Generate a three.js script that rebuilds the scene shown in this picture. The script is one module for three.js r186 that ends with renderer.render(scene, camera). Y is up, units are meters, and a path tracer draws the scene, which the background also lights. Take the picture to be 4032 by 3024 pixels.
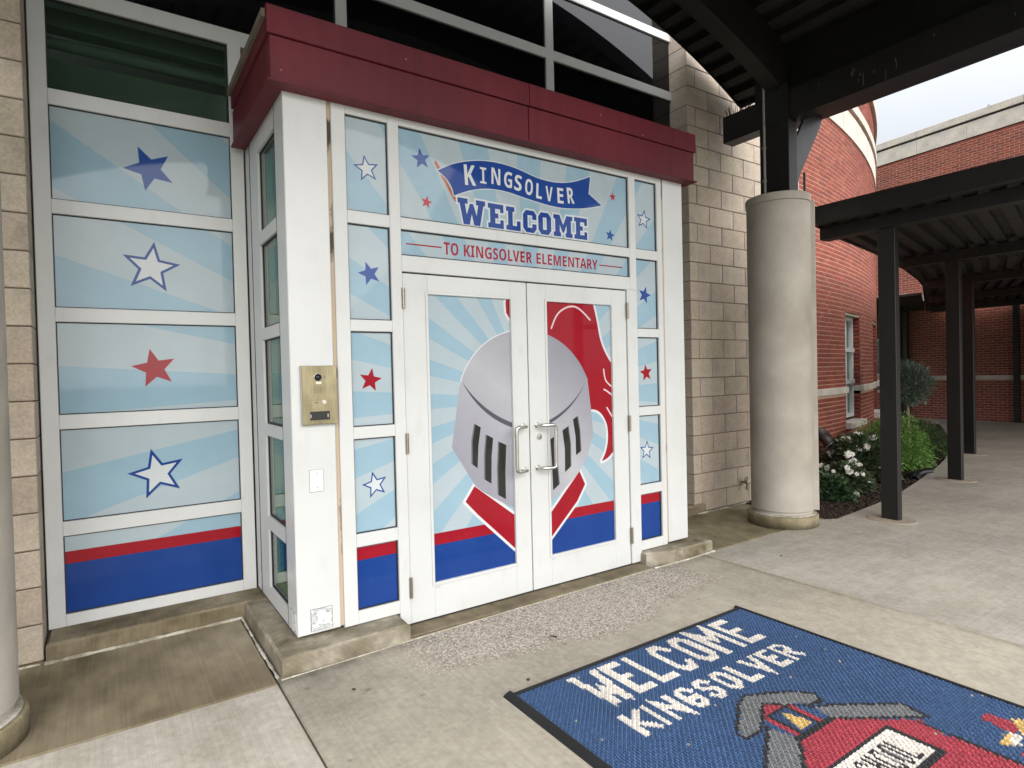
import * as THREE from 'three';
import { mergeGeometries } from 'three/addons/utils/BufferGeometryUtils.js';

// ---------------------------------------------------------------- camera, sky, sun, exposure
const scene = new THREE.Scene();
const camera = new THREE.PerspectiveCamera(65.09, 4 / 3, 0.05, 600);
camera.position.set(-2.4046, 1.5088, 3.3424);
camera.rotation.order = 'YXZ';
camera.rotation.set(THREE.MathUtils.degToRad(-0.9136), THREE.MathUtils.degToRad(-34.0441), THREE.MathUtils.degToRad(-1.3685));
const renderer = new THREE.WebGLRenderer({ antialias: true });
renderer.setSize(1024, 768);
renderer.toneMapping = THREE.LinearToneMapping;
renderer.toneMappingExposure = 2.56;
renderer.shadowMap.enabled = true;

let seed = 20240917;
function rnd() { seed = (seed + 0x6d2b79f5) | 0; let t = Math.imul(seed ^ (seed >>> 15), 1 | seed); t = (t + Math.imul(t ^ (t >>> 7), 61 | t)) ^ t; return ((t ^ (t >>> 14)) >>> 0) / 4294967296; }
const rr = (a, b) => a + (b - a) * rnd();

// periodic value noise, used by the sky and by every surface
function hash2(x, y, s) { let h = Math.imul(x, 374761393) ^ Math.imul(y, 668265263) ^ Math.imul(s, 2246822519); h = Math.imul(h ^ (h >>> 13), 1274126177); return ((h ^ (h >>> 16)) >>> 0) / 4294967296; }
const mod = (a, n) => ((a % n) + n) % n;
function vnoise(x, y, px, py, s) {
  const x0 = Math.floor(x), y0 = Math.floor(y); let fx = x - x0, fy = y - y0; fx = fx * fx * (3 - 2 * fx); fy = fy * fy * (3 - 2 * fy);
  const a = mod(x0, px), b = mod(x0 + 1, px), c = mod(y0, py), d = mod(y0 + 1, py);
  return (hash2(a, c, s) * (1 - fx) + hash2(b, c, s) * fx) * (1 - fy) + (hash2(a, d, s) * (1 - fx) + hash2(b, d, s) * fx) * fy;
}
function fbm(u, v, fx, fy, oct, s) { let t = 0, a = 0.5, n = 0; for (let i = 0; i < oct; i++) { t += a * vnoise(u * fx, v * fy, fx, fy, s + i); n += a; a *= 0.5; fx *= 2; fy *= 2; } return t / n; }

{ // overcast sky: brighter towards the zenith, soft cloud structure, a little brighter round the hidden sun
  const W = 512, H = 256, data = new Float32Array(W * H * 4), sd = new THREE.Vector3(-0.1, 0.52, 0.86).normalize();
  for (let j = 0; j < H; j++) for (let i = 0; i < W; i++) {
    const el = (j + 0.5) / H * Math.PI - Math.PI / 2, az = (i + 0.5) / W * 2 * Math.PI - Math.PI;
    const d = new THREE.Vector3(Math.cos(el) * Math.cos(az), Math.sin(el), Math.cos(el) * Math.sin(az));
    const s = Math.max(0, Math.sin(el));
    const cl = 0.8 + 0.4 * fbm(i / W, j / H, 10, 8, 5, 3);
    let L = el > 0 ? (0.165 + 0.52 * s) * cl : 0.15;
    if (el > 0) L *= 1 + 1.9 * Math.pow(Math.max(0, 0.5 + 0.5 * d.dot(sd)), 3);
    const k = (j * W + i) * 4, warm = Math.max(0, d.dot(sd)) * 0.05;
    data[k] = L * (0.94 + warm); data[k + 1] = L * 0.985; data[k + 2] = L * (1.06 - warm); data[k + 3] = 1;
  }
  const t = new THREE.DataTexture(data, W, H, THREE.RGBAFormat, THREE.FloatType);
  t.mapping = THREE.EquirectangularReflectionMapping; t.magFilter = t.minFilter = THREE.LinearFilter; t.wrapS = THREE.RepeatWrapping; t.needsUpdate = true;
  scene.background = t; scene.environment = t; scene.backgroundIntensity = 1; scene.environmentIntensity = 1;
}
const sun = new THREE.DirectionalLight(0xfff9f2, 1.5);
sun.position.set(-0.1 * 30, 0.52 * 30, 0.86 * 30); sun.castShadow = true; sun.shadow.radius = 130;
sun.shadow.mapSize.set(2048, 2048);
Object.assign(sun.shadow.camera, { left: -16, right: 22, top: 16, bottom: -16, near: 1, far: 80 });
scene.add(sun); scene.add(sun.target);

// ---------------------------------------------------------------- helpers
const used = {};
function numbered(n) { used[n] = (used[n] || 0) + 1; return used[n] === 1 ? n : n + '_' + String(used[n] - 1).padStart(3, '0'); }
function meta(o, label, category, group) { if (label) o.userData.label = label; if (category) o.userData.category = category; if (group) o.userData.group = group; return o; }
function thing(name, label, category, pos = [0, 0, 0], group) { const o = new THREE.Group(); o.name = numbered(name); o.position.set(...pos); scene.add(o); return meta(o, label, category, group); }
function mesh(name, geo, mat, parent = scene, pos) {
  const m = new THREE.Mesh(Array.isArray(geo) ? merge(geo) : geo, mat); m.name = numbered(name); m.castShadow = m.receiveShadow = true; if (pos) m.position.set(...pos); parent.add(m); return m;
}
function struct(name, parent = scene) { const o = new THREE.Group(); o.name = numbered(name); o.userData.kind = 'structure'; parent.add(o); return o; }
const kindOf = (o, k) => { o.userData.kind = k; return o; };
function merge(list) { return mergeGeometries(list.map((g) => { const h = g.index ? g.toNonIndexed() : g; for (const k of Object.keys(h.attributes)) if (!['position', 'normal', 'uv', 'color'].includes(k)) h.deleteAttribute(k); return h; })); }
// uv in metres from the position, by the dominant normal
function uvm(g, ox = 0, oy = 0) {
  if (g.index) g = g.toNonIndexed(); const p = g.attributes.position, n = g.attributes.normal, uv = new Float32Array(p.count * 2);
  for (let i = 0; i < p.count; i++) {
    const ax = Math.abs(n.getX(i)), ay = Math.abs(n.getY(i)), az = Math.abs(n.getZ(i)); let a, b;
    if (ay >= ax && ay >= az) { a = p.getX(i); b = p.getZ(i); } else if (ax > az) { a = p.getZ(i); b = p.getY(i); } else { a = p.getX(i); b = p.getY(i); }
    uv[2 * i] = a + ox; uv[2 * i + 1] = b + oy;
  }
  g.setAttribute('uv', new THREE.BufferAttribute(uv, 2)); return g;
}
// box between two corners, edges facing out chamfered by c
function box(x0, x1, y0, y1, z0, z1, c = 0) {
  if (c <= 0) { const g = new THREE.BoxGeometry(x1 - x0, y1 - y0, z1 - z0); g.translate((x0 + x1) / 2, (y0 + y1) / 2, (z0 + z1) / 2); return uvm(g); }
  const s = new THREE.Shape(); s.moveTo(x0 + c, y0 + c); s.lineTo(x1 - c, y0 + c); s.lineTo(x1 - c, y1 - c); s.lineTo(x0 + c, y1 - c); s.closePath();
  const g = new THREE.ExtrudeGeometry(s, { depth: z1 - z0 - 2 * c, bevelEnabled: true, bevelThickness: c, bevelSize: c, bevelSegments: 1 }); g.translate(0, 0, z0 + c); return uvm(g);
}
// brick or block with its outer (+z) face chamfered, no back: 18 triangles. Centred in x and y, outer face at z = 0
function blockGeo(w, h, d, c) {
  const P = [], q = (a, b, e, f) => P.push(...a, ...b, ...e, ...a, ...e, ...f), x = w / 2, y = h / 2;
  const A = [[-x + c, -y + c, 0], [x - c, -y + c, 0], [x - c, y - c, 0], [-x + c, y - c, 0]], B = [[-x, -y, -c], [x, -y, -c], [x, y, -c], [-x, y, -c]], D = [[-x, -y, -d], [x, -y, -d], [x, y, -d], [-x, y, -d]];
  q(...A); for (let i = 0; i < 4; i++) { const j = (i + 1) % 4; q(B[i], B[j], A[j], A[i]); q(D[i], D[j], B[j], B[i]); }
  const g = new THREE.BufferGeometry(); g.setAttribute('position', new THREE.Float32BufferAttribute(P, 3)); g.computeVertexNormals(); return uvm(g);
}
function extrude(pts, depth, opt = {}) {
  const s = new THREE.Shape(pts.map((p) => new THREE.Vector2(...p)));
  if (opt.hole) s.holes.push(new THREE.Path(opt.hole.map((p) => new THREE.Vector2(...p))));
  return new THREE.ExtrudeGeometry(s, { depth, bevelEnabled: !!opt.bevel, bevelThickness: opt.bevel || 0, bevelSize: opt.bevel || 0, bevelOffset: -(opt.bevel || 0), bevelSegments: 1, curveSegments: 8 });
}
// a flat slab from plan points [x, z]: top at y1
function plan(pts, y0, y1, bevel = 0.006) { const g = extrude(pts.map(([x, z]) => [x, -z]), y1 - y0 - 2 * bevel, { bevel }); g.rotateX(-Math.PI / 2); g.translate(0, y0 + bevel, 0); return uvm(g); }
function tube(pts, r, seg = 24, rad = 8) { return new THREE.TubeGeometry(new THREE.CatmullRomCurve3(pts.map((p) => new THREE.Vector3(...p))), seg, r, rad, false); }

// ---------------------------------------------------------------- textures and materials
function dataTex(W, H, fn, srgb = true) {
  const d = new Uint8Array(W * H * 4);
  for (let j = 0; j < H; j++) for (let i = 0; i < W; i++) { const c = fn(i / W, j / H), k = (j * W + i) * 4; d[k] = Math.max(0, Math.min(255, c[0])); d[k + 1] = Math.max(0, Math.min(255, c[1])); d[k + 2] = Math.max(0, Math.min(255, c[2])); d[k + 3] = 255; }
  const t = new THREE.DataTexture(d, W, H); t.magFilter = THREE.LinearFilter; t.minFilter = THREE.LinearMipmapLinearFilter; t.wrapS = t.wrapT = THREE.RepeatWrapping; if (srgb) t.colorSpace = THREE.SRGBColorSpace; t.needsUpdate = true; return t;
}
const rep = (t, sx, sy, rot = 0) => { const c = t.clone(); c.repeat.set(1 / sx, 1 / sy); c.rotation = rot; c.needsUpdate = true; return c; };
const lin = (r, g, b) => new THREE.Color().setRGB(r, g, b);
const M = (o) => new THREE.MeshStandardMaterial(o), MP = (o) => new THREE.MeshPhysicalMaterial(o);

// mottled grey-beige multiplier with grain (tints come from material.color)
const grainTex = dataTex(512, 512, (u, v) => { const a = fbm(u, v, 4, 4, 5, 11), b = hash2(Math.floor(u * 512), Math.floor(v * 512), 5), s = fbm(u, v, 64, 64, 2, 8); const k = 214 + 48 * (a - 0.5) + 22 * (b - 0.5) + 34 * (s - 0.5); return [k + 4 * (a - 0.5), k, k - 14 * (fbm(u, v, 3, 3, 3, 77) - 0.5)]; });
const broomTex = dataTex(1024, 1024, (u, v) => {
  const a = fbm(u, v, 3, 3, 4, 21), st = fbm(u, v, 256, 6, 2, 30), g = hash2(Math.floor(u * 1024), Math.floor(v * 1024), 6), c = fbm(u, v, 24, 24, 2, 44), w = fbm(u, v, 20, 5, 3, 52);
  const k = 212 + 36 * (a - 0.5) + 16 * (st - 0.5) + 18 * (g - 0.5) + 20 * (c - 0.5) + 12 * (w - 0.5) + 26 * (fbm(u, v, 100, 100, 2, 58) - 0.5); return [k, k - 1, k - 5 + 12 * (c - 0.5)];
});
const broomBump = dataTex(1024, 1024, (u, v) => { const k = 128 + 120 * (fbm(u, v, 256, 6, 2, 30) - 0.5) + 50 * (hash2(Math.floor(u * 1024), Math.floor(v * 1024), 6) - 0.5); return [k, k, k]; }, false);
const mossTex = dataTex(1024, 1024, (u, v) => {
  const a = fbm(u, v, 3, 3, 5, 61), b = fbm(u, v, 18, 10, 3, 66), g = hash2(Math.floor(u * 1024), Math.floor(v * 1024), 9), st = fbm(u, v, 200, 6, 2, 70); const k = 190 + 135 * (a - 0.5) + 60 * (b - 0.5) + 20 * (g - 0.5) + 24 * (st - 0.5);
  return [k, k - 4 + 8 * (a - 0.5), k - 18 + 36 * (a - 0.5)];
});
const roughBump = dataTex(512, 512, (u, v) => { const k = 128 + 70 * (fbm(u, v, 24, 24, 4, 91) - 0.5) + 60 * (hash2(Math.floor(u * 512), Math.floor(v * 512), 13) - 0.5); return [k, k, k]; }, false);
const paintTex = dataTex(512, 512, (u, v) => { const k = 244 + 14 * (fbm(u, v, 3, 5, 4, 17) - 0.5) + 6 * (hash2(Math.floor(u * 512), Math.floor(v * 512), 3) - 0.5) - 22 * Math.max(0, fbm(u, v, 22, 7, 3, 23) - 0.64); return [k, k, k - 1]; });
const streakTex = dataTex(512, 512, (u, v) => { const k = 205 + 70 * (fbm(u, v, 3, 3, 4, 31) - 0.5) + 40 * (fbm(u, v, 40, 3, 3, 37) - 0.5); return [k, k, k]; });

const white = M({ color: lin(0.63, 0.648, 0.645), map: rep(paintTex, 1.3, 1.3), roughness: 0.42 });
const whiteGloss = M({ color: lin(0.63, 0.648, 0.648), map: rep(paintTex, 1.7, 1.7), roughness: 0.3 });
const caulk = M({ color: lin(0.52, 0.43, 0.33), map: rep(dataTex(128, 512, (u, v) => { const m = fbm(u, v, 3, 14, 5, 5), k = m > 0.66 ? 105 : m > 0.6 ? 190 : 240; return [k, k - 3, k - 8]; }), 0.35, 3.1), roughness: 0.9 });
const gasket = M({ color: lin(0.012, 0.012, 0.014), roughness: 0.6 });
const burgundy = MP({ color: lin(0.175, 0.023, 0.036), map: rep(streakTex, 2.2, 2.2), roughness: 0.5, specularIntensity: 0.55 });
const bronze = M({ color: lin(0.015, 0.0135, 0.0128), map: rep(streakTex, 1.1, 1.1), roughness: 0.5 });
const bronzeDeck = M({ color: lin(0.02, 0.018, 0.0155), map: rep(streakTex, 0.9, 0.9), roughness: 0.6 });
const steel = M({ color: lin(0.62, 0.6, 0.56), roughness: 0.26, metalness: 1 });
const hingeMetal = M({ color: lin(0.3, 0.27, 0.22), roughness: 0.42, metalness: 0.9 });
const brass = M({ color: lin(0.4, 0.35, 0.21), map: rep(streakTex, 0.25, 0.3), roughness: 0.36, metalness: 0.75 });
const black = M({ color: lin(0.012, 0.012, 0.013), roughness: 0.3 });
const stoneMats = [[0.63, 0.54, 0.435], [0.59, 0.5, 0.4], [0.655, 0.565, 0.46], [0.57, 0.48, 0.385], [0.62, 0.52, 0.425], [0.61, 0.525, 0.41]].map((c, i) => M({ color: lin(...c), map: rep(grainTex, 0.55 + 0.07 * i, 0.5 + 0.06 * i, i * 0.7), bumpMap: rep(roughBump, 0.3, 0.3), bumpScale: 0.0025, roughness: 0.92 }));
const limestone = M({ color: lin(0.72, 0.66, 0.57), map: rep(grainTex, 0.9, 0.9), roughness: 0.9 });
const mortarTan = M({ color: lin(0.2, 0.15, 0.11), map: rep(grainTex, 0.4, 0.4), roughness: 0.95 });
const brickCol = [[0.31, 0.072, 0.043], [0.265, 0.057, 0.036], [0.335, 0.085, 0.052], [0.25, 0.061, 0.042], [0.31, 0.066, 0.039]];
const brickMats = brickCol.map((c, i) => M({ color: lin(...c), map: rep(grainTex, 0.23 + 0.03 * i, 0.2, i), roughness: 0.92 }));
const brickStuff = M({ vertexColors: true, color: 0xffffff, map: rep(grainTex, 0.31, 0.27), roughness: 0.92 });
const mortarPink = M({ color: lin(0.58, 0.385, 0.285), map: rep(grainTex, 0.3, 0.3), roughness: 0.95 });
const columnMat = M({ color: lin(0.59, 0.55, 0.495), map: rep(dataTex(512, 512, (u, v) => { const a = fbm(u, v, 3, 4, 5, 101), b = hash2(Math.floor(u * 512), Math.floor(v * 512), 15), c = fbm(u, v, 12, 14, 3, 120); const k = 218 + 62 * (a - 0.5) + 26 * (c - 0.5) + 12 * (b - 0.5); return [k, k - 1 + 4 * (a - 0.5), k - 4 + 14 * (a - 0.5)]; }), 1.8, 2.6), bumpMap: rep(roughBump, 0.3, 0.3), bumpScale: 0.0015, roughness: 0.88 });
const mossConcrete = M({ color: lin(0.46, 0.41, 0.3), map: rep(mossTex, 0.8, 0.5), bumpMap: rep(roughBump, 0.25, 0.25), bumpScale: 0.003, roughness: 0.95 });
const sealant = M({ color: lin(0.64, 0.62, 0.57), map: rep(mossTex, 0.35, 0.35), roughness: 0.8 });
const slabMats = [[0.575, 0.535, 0.47, 0], [0.565, 0.53, 0.47, Math.PI / 2], [0.55, 0.52, 0.465, Math.PI / 2], [0.56, 0.525, 0.465, Math.PI / 2]].map((c) => M({ color: lin(c[0], c[1], c[2]), map: rep(broomTex, 2.3, 2.3, c[3]), bumpMap: rep(broomBump, 1.15, 1.15, c[3]), bumpScale: 0.0016, roughness: 0.9 }));
const dirtySlab = M({ color: lin(0.355, 0.305, 0.225), map: rep(mossTex, 1.7, 1.5), bumpMap: rep(broomBump, 1.2, 1.2), bumpScale: 0.0016, roughness: 0.88 });
const mossySlab = M({ color: lin(0.36, 0.315, 0.215), map: rep(mossTex, 1.4, 1.2, 0.4), bumpMap: rep(broomBump, 1.2, 1.2, 1.57), bumpScale: 0.0016, roughness: 0.9 });
const kerbMat = M({ color: lin(0.31, 0.265, 0.19), map: rep(mossTex, 0.9, 0.7), bumpMap: rep(roughBump, 0.3, 0.3), bumpScale: 0.004, roughness: 0.92 });
const kerbGrey = M({ color: lin(0.42, 0.385, 0.325), map: rep(mossTex, 0.7, 0.5, 0.9), bumpMap: rep(roughBump, 0.3, 0.3), bumpScale: 0.004, roughness: 0.92 });
const tintGlass = MP({ color: lin(0.62, 0.7, 0.65), transmission: 1, thickness: 0, roughness: 0.02, ior: 1.5 });
const sideGlass = MP({ color: lin(0.56, 0.72, 0.61), transmission: 1, thickness: 0, roughness: 0.02, ior: 1.4 });
const darkGlass = MP({ color: lin(0.004, 0.004, 0.005), roughness: 0.03, ior: 1.55 });

// ---------------------------------------------------------------- ground, pavement
{
  const g = struct('ground');
  mesh('lawn', uvm(new THREE.CircleGeometry(300, 48).rotateX(-Math.PI / 2).translate(0, -0.16, 0)), M({ color: lin(0.09, 0.12, 0.045), map: rep(grainTex, 3, 3), roughness: 1 }), g);
  mesh('driveway', plan([[-60, 7.2], [60, 7.2], [60, 14], [-60, 14]], -0.2, -0.06), M({ color: lin(0.09, 0.088, 0.085), map: rep(grainTex, 2, 2), roughness: 0.95 }), g);
}
const bedEdge = [[3.5, 0.2], [3.565, 0.194], [4.1, 0.155], [4.648, 0.106], [5.25, 0.025], [5.433, -0.012], [6.2, -0.165], [6.956, -0.331], [7.6, -0.475], [8.035, -0.58], [8.6, -0.73], [9.2, -0.915], [9.913, -1.152], [10.7, -1.44], [11.5, -1.74], [12.596, -2.156], [13.5, -2.53], [14.381, -2.904], [15.4, -3.35], [16.7, -4.0]];
const pave = struct('pavement');
mesh('footing', plan([[-6.2, -1.1], [3.49, -1.1], [3.49, 0.15], ...bedEdge.slice(1).map(([x, z]) => [x, z + 0.02]), [16.7, 7], [-6.2, 7]], -0.16, -0.03), M({ color: lin(0.05, 0.045, 0.04), roughness: 1 }), pave);
const rect = (x0, x1, z0, z1) => [[x0, z0], [x1, z0], [x1, z1], [x0, z1]];
{
  mesh('slab', plan(rect(-6, -1.737, -0.84, 0.215), -0.1, 0), dirtySlab, pave);
  mesh('slab', plan(rect(-6, -1.737, 0.223, 3.4), -0.1, 0), slabMats[0], pave);
  mesh('slab', plan(rect(-6, -1.737, 3.41, 7), -0.1, 0), slabMats[0], pave);
  mesh('slab', plan(rect(-1.728, 1.614, 3.31, 7), -0.1, 0), slabMats[0], pave);
  mesh('slab', plan(rect(1.622, 3.452, 0.126, 3.4), -0.1, 0), slabMats[1], pave);
  mesh('slab', plan(rect(1.622, 3.452, 3.41, 7), -0.1, 0), slabMats[1], pave);
  mesh('slab', plan(rect(1.622, 3.49, -0.83, 0.119), -0.1, -0.001), mossySlab, pave);
  const xs = [3.462, 5.245, 8.03, 10.82, 13.6, 16.7];
  const edgeZ = (x) => { for (let i = 0; i + 1 < bedEdge.length; i++) if (x <= bedEdge[i + 1][0]) { const [a, b] = bedEdge[i], [c, d] = bedEdge[i + 1]; return b + (d - b) * (x - a) / (c - a); } return -4; };
  for (let i = 0; i + 1 < xs.length; i++) {
    const a = xs[i], b = xs[i + 1] - 0.009, mid = bedEdge.filter(([x]) => x > a + 0.05 && x < b - 0.05);
    const top = [[a, i ? edgeZ(a) : 0.128], ...mid, [b, edgeZ(b)]];
    for (const [z0, z1] of [[null, 3.4], [3.41, 7]]) mesh('slab', plan(z0 === null ? [...top, [b, z1], [a, z1]] : [[a, z0], [b, z0], [b, z1], [a, z1]], -0.1, 0), slabMats[1 + (i % 3)], pave);
  }
  // the slab at the door: broom finish worn to bare aggregate in front of the threshold
  const W = 2048, H = 2048, x0 = -1.728, x1 = 1.614, z0 = 0.14, z1 = 3.3, sx = x1 - x0, sz = z1 - z0, bump = new Uint8Array(W * H * 4);
  const wear = (x, z, u, v) => { // 0..1: how much aggregate shows
    const n = fbm(u, v, 5, 5, 4, 201) - 0.5, far = 0.46 + 0.2 * Math.sin((x + 1.1) * 1.25) + 0.3 * n, side = Math.min((x + 1.12) / 0.3, (1.32 - x) / 0.35);
    return Math.max(0, Math.min(1, (far - (z - 0.14)) / 0.14, side + n));
  };
  const t = dataTex(W, H, (u, v) => {
    const x = x0 + u * sx, z = z0 + v * sz, i = Math.floor(u * W), j = Math.floor(v * H);
    const a = fbm(u, v, 4, 4, 4, 121), st = fbm(u, v, 380, 7, 2, 130), g = hash2(i, j, 8), c = fbm(u, v, 40, 40, 2, 144);
    let k = 208 + 40 * (a - 0.5) + 16 * (st - 0.5) + 18 * (g - 0.5) + 18 * (c - 0.5) + 26 * (fbm(u, v, 150, 150, 2, 148) - 0.5), r = k, gg = k - 2, b = k - 9, h = 128 + 70 * (st - 0.5) + 30 * (g - 0.5);
    const drip = Math.exp(-Math.pow((z - 0.19) / 0.05, 2)) * (fbm(u, 0.3, 30, 3, 3, 160)); r -= 50 * drip; gg -= 50 * drip; b -= 44 * drip;
    if (x < -1.2) { const d = Math.max(0, 1 - Math.hypot((x + 1.6) / 0.5, (z - 0.25) / 0.55)) * fbm(u, v, 9, 9, 3, 170); r -= 90 * d; gg -= 88 * d; b -= 86 * d; }
    if (x > 1.5) { const e = Math.max(0, 1 - Math.abs(x - 1.585) / 0.035) * (0.5 + 0.5 * fbm(0.2, v, 3, 14, 3, 180)); r -= 30 * e; gg -= 34 * e; b -= 40 * e; }
    { const sx2 = Math.floor(x / 0.22), sz2 = Math.floor(z / 0.22), q = hash2(sx2, sz2, 71); if (q > 0.8) { const dd = Math.hypot(x - (sx2 + 0.3 + 0.4 * hash2(sx2, sz2, 72)) * 0.22, z - (sz2 + 0.3 + 0.4 * hash2(sx2, sz2, 73)) * 0.22) / (0.006 + 0.014 * hash2(sx2, sz2, 74)); if (dd < 1) { const m = 34 * (1 - dd * dd); r -= m; gg -= m; b -= m; } } }
    const w = wear(x, z, u, v);
    if (w > 0) {
      const px = x / 0.0085, pz = z / 0.0085; let best = 9, id = 0; const bx = Math.floor(px), bz = Math.floor(pz);
      for (let q = -1; q <= 1; q++) for (let p = -1; p <= 1; p++) { const hx = bx + p, hz = bz + q, d = Math.hypot(hx + hash2(hx, hz, 1) - px, hz + hash2(hx, hz, 2) - pz) / (0.35 + 0.75 * hash2(hx, hz, 4)); if (d < best) { best = d; id = hash2(hx, hz, 3); } }
      if (hash2(Math.floor(id * 1e6), 7, 7) < w * 0.95 && best < 0.72) { const tone = id < 0.34 ? 255 : id < 0.68 ? 232 : id < 0.88 ? 196 : 150; r = tone; gg = tone - 4 + (id > 0.5 ? -5 : 4); b = tone - 4 - (id > 0.5 ? 8 : -2); h = 225 - 120 * best; } else { r -= 14 * w; gg -= 15 * w; b -= 12 * w; h -= 60 * w; }
    }
    const q = (j * W + i) * 4; bump[q] = bump[q + 1] = bump[q + 2] = Math.max(0, Math.min(255, h)); bump[q + 3] = 255;
    return [r, gg, b];
  });
  const bt = new THREE.DataTexture(bump, W, H); bt.magFilter = THREE.LinearFilter; bt.minFilter = THREE.LinearMipmapLinearFilter; bt.needsUpdate = true;
  const g = plan(rect(x0, x1, z0, z1), -0.1, 0), p = g.attributes.position, uv = g.attributes.uv;
  for (let i = 0; i < p.count; i++) uv.setXY(i, (p.getX(i) - x0) / sx, (p.getZ(i) - z0) / sz);
  mesh('slab', g, M({ color: lin(0.575, 0.535, 0.465), map: t, bumpMap: bt, bumpScale: 0.004, roughness: 0.9 }), pave);
  mesh('threshold', plan(rect(-0.985, 1.03, -0.1, 0.128), -0.1, 0.006), kerbMat, pave);
}
// ---------------------------------------------------------------- raised concrete kerbs round the glazing
function wobbleStrip(pts, w, y, n = 60) { // a hand-tooled line of sealant lying along a path [x, z]
  const P = [], c = new THREE.CatmullRomCurve3(pts.map(([x, z]) => new THREE.Vector3(x, y, z)), false, 'catmullrom', 0.02), q = (a, b, e, f) => P.push(...a, ...b, ...e, ...a, ...e, ...f); let prev = null;
  for (let i = 0; i <= n; i++) { const o = c.getPointAt(i / n), t = c.getTangentAt(i / n), k = w * (0.45 + 0.8 * vnoise(i * 0.5, pts[0][0] * 10, 999, 999, 4)); const nx = -t.z * k / 2, nz = t.x * k / 2; const A = [o.x + nx, y - 0.004, o.z + nz], B = [o.x, y + k * 0.22, o.z], D = [o.x - nx, y - 0.004, o.z - nz]; if (prev) { q(prev[0], A, B, prev[1]); q(prev[1], B, D, prev[2]); } prev = [A, B, D]; }
  const g = new THREE.BufferGeometry(); g.setAttribute('position', new THREE.Float32BufferAttribute(P, 3)); g.computeVertexNormals(); return uvm(g);
}
{
  const k = struct('kerb');
  mesh('ledge', plan([[-2.715, -1.12], [-1.5, -1.12], [-1.5, -0.806], [-1.6, -0.805], [-2.715, -0.79]], -0.08, 0.094, 0.014), kerbMat, k);
  mesh('ledge', plan([[-1.709, -0.803], [-1.56, -0.803], [-1.56, -0.06], [-0.99, -0.06], [-0.995, 0.158], [-1.705, 0.172]], -0.08, 0.0945, 0.014), kerbGrey, k);
  mesh('ledge', plan([[1.028, -0.06], [1.56, -0.06], [1.56, -0.803], [1.74, -0.803], [1.738, 0.13], [1.25, 0.14], [1.035, 0.055]], -0.08, 0.0945, 0.014), kerbGrey, k);
  mesh('ledge', plan([[1.742, -1.12], [2.83, -1.12], [2.83, -0.79], [1.742, -0.79]], -0.08, 0.094, 0.014), kerbMat, k);
  mesh('sealant_line', wobbleStrip([[-2.72, -0.775], [-2.3, -0.778], [-1.73, -0.79]], 0.034, 0.004), sealant, k);
  mesh('sealant_line', wobbleStrip([[-1.725, -0.79], [-1.728, -0.3], [-1.722, 0.17]], 0.02, 0.004), sealant, k);
  mesh('sealant_line', wobbleStrip([[-1.715, 0.19], [-1.3, 0.178], [-0.99, 0.166], [-0.3, 0.152], [1.02, 0.142]], 0.011, 0.003, 120), sealant, k);
  mesh('sealant_line', wobbleStrip([[1.03, 0.142], [1.4, 0.152], [1.75, 0.14]], 0.024, 0.004), sealant, k);
  mesh('sealant_line', wobbleStrip([[2.69, -0.785], [3.1, -0.79], [3.6, -0.8]], 0.03, 0.003), sealant, k);
  mesh('sealant_line', wobbleStrip([[-3.4, -0.785], [-3, -0.785], [-2.74, -0.785]], 0.02, 0.003), sealant, k);
}
// ---------------------------------------------------------------- the printed window film: one drawing in metres of the facade, cut per pane
const C_LIGHT = '#c1d2d8', C_RAY = '#a6c8d8', C_BLUE = '#1f4794', C_RED = '#a91a2a';
function poly(c, pts, close = true) { c.beginPath(); pts.forEach(([x, y], i) => (i ? c.lineTo(x, y) : c.moveTo(x, y))); if (close) c.closePath(); }
function smooth(c, pts, first = true) { // quadratic curve through mid points
  if (first) { c.beginPath(); c.moveTo(...pts[0]); } else c.lineTo(...pts[0]);
  for (let i = 1; i < pts.length - 1; i++) { const mx = (pts[i][0] + pts[i + 1][0]) / 2, my = (pts[i][1] + pts[i + 1][1]) / 2; c.quadraticCurveTo(pts[i][0], pts[i][1], i === pts.length - 2 ? pts[i + 1][0] : mx, i === pts.length - 2 ? pts[i + 1][1] : my); }
}
function star(c, x, y, r, rot, kind) {
  const pts = []; for (let i = 0; i < 10; i++) { const a = rot * Math.PI / 180 + Math.PI / 2 + i * Math.PI / 5, q = i % 2 ? r * 0.43 : r; pts.push([x + q * Math.cos(a), y + q * Math.sin(a)]); }
  poly(c, pts); if (kind === 'outline') { c.fillStyle = '#dfe7e8'; c.fill(); c.lineWidth = r * 0.1; c.lineJoin = 'miter'; c.strokeStyle = C_BLUE; c.stroke(); } else { c.fillStyle = kind; c.fill(); }
}
function text(c, s, x0, x1, yb, yt, font, color, rot = 0) { // s fitted into the box, y up
  c.save(); c.font = font; const m = c.measureText(s), h = m.actualBoundingBoxAscent || 70, w = (m.actualBoundingBoxRight + m.actualBoundingBoxLeft) || m.width;
  c.translate((x0 + x1) / 2, (yb + yt) / 2); c.rotate(rot); c.scale((x1 - x0) / w, -(yt - yb) / h); c.fillStyle = color; c.textBaseline = 'alphabetic'; c.textAlign = 'left'; c.fillText(s, -w / 2 + (m.actualBoundingBoxLeft || 0), h / 2); c.restore();
}
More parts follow.
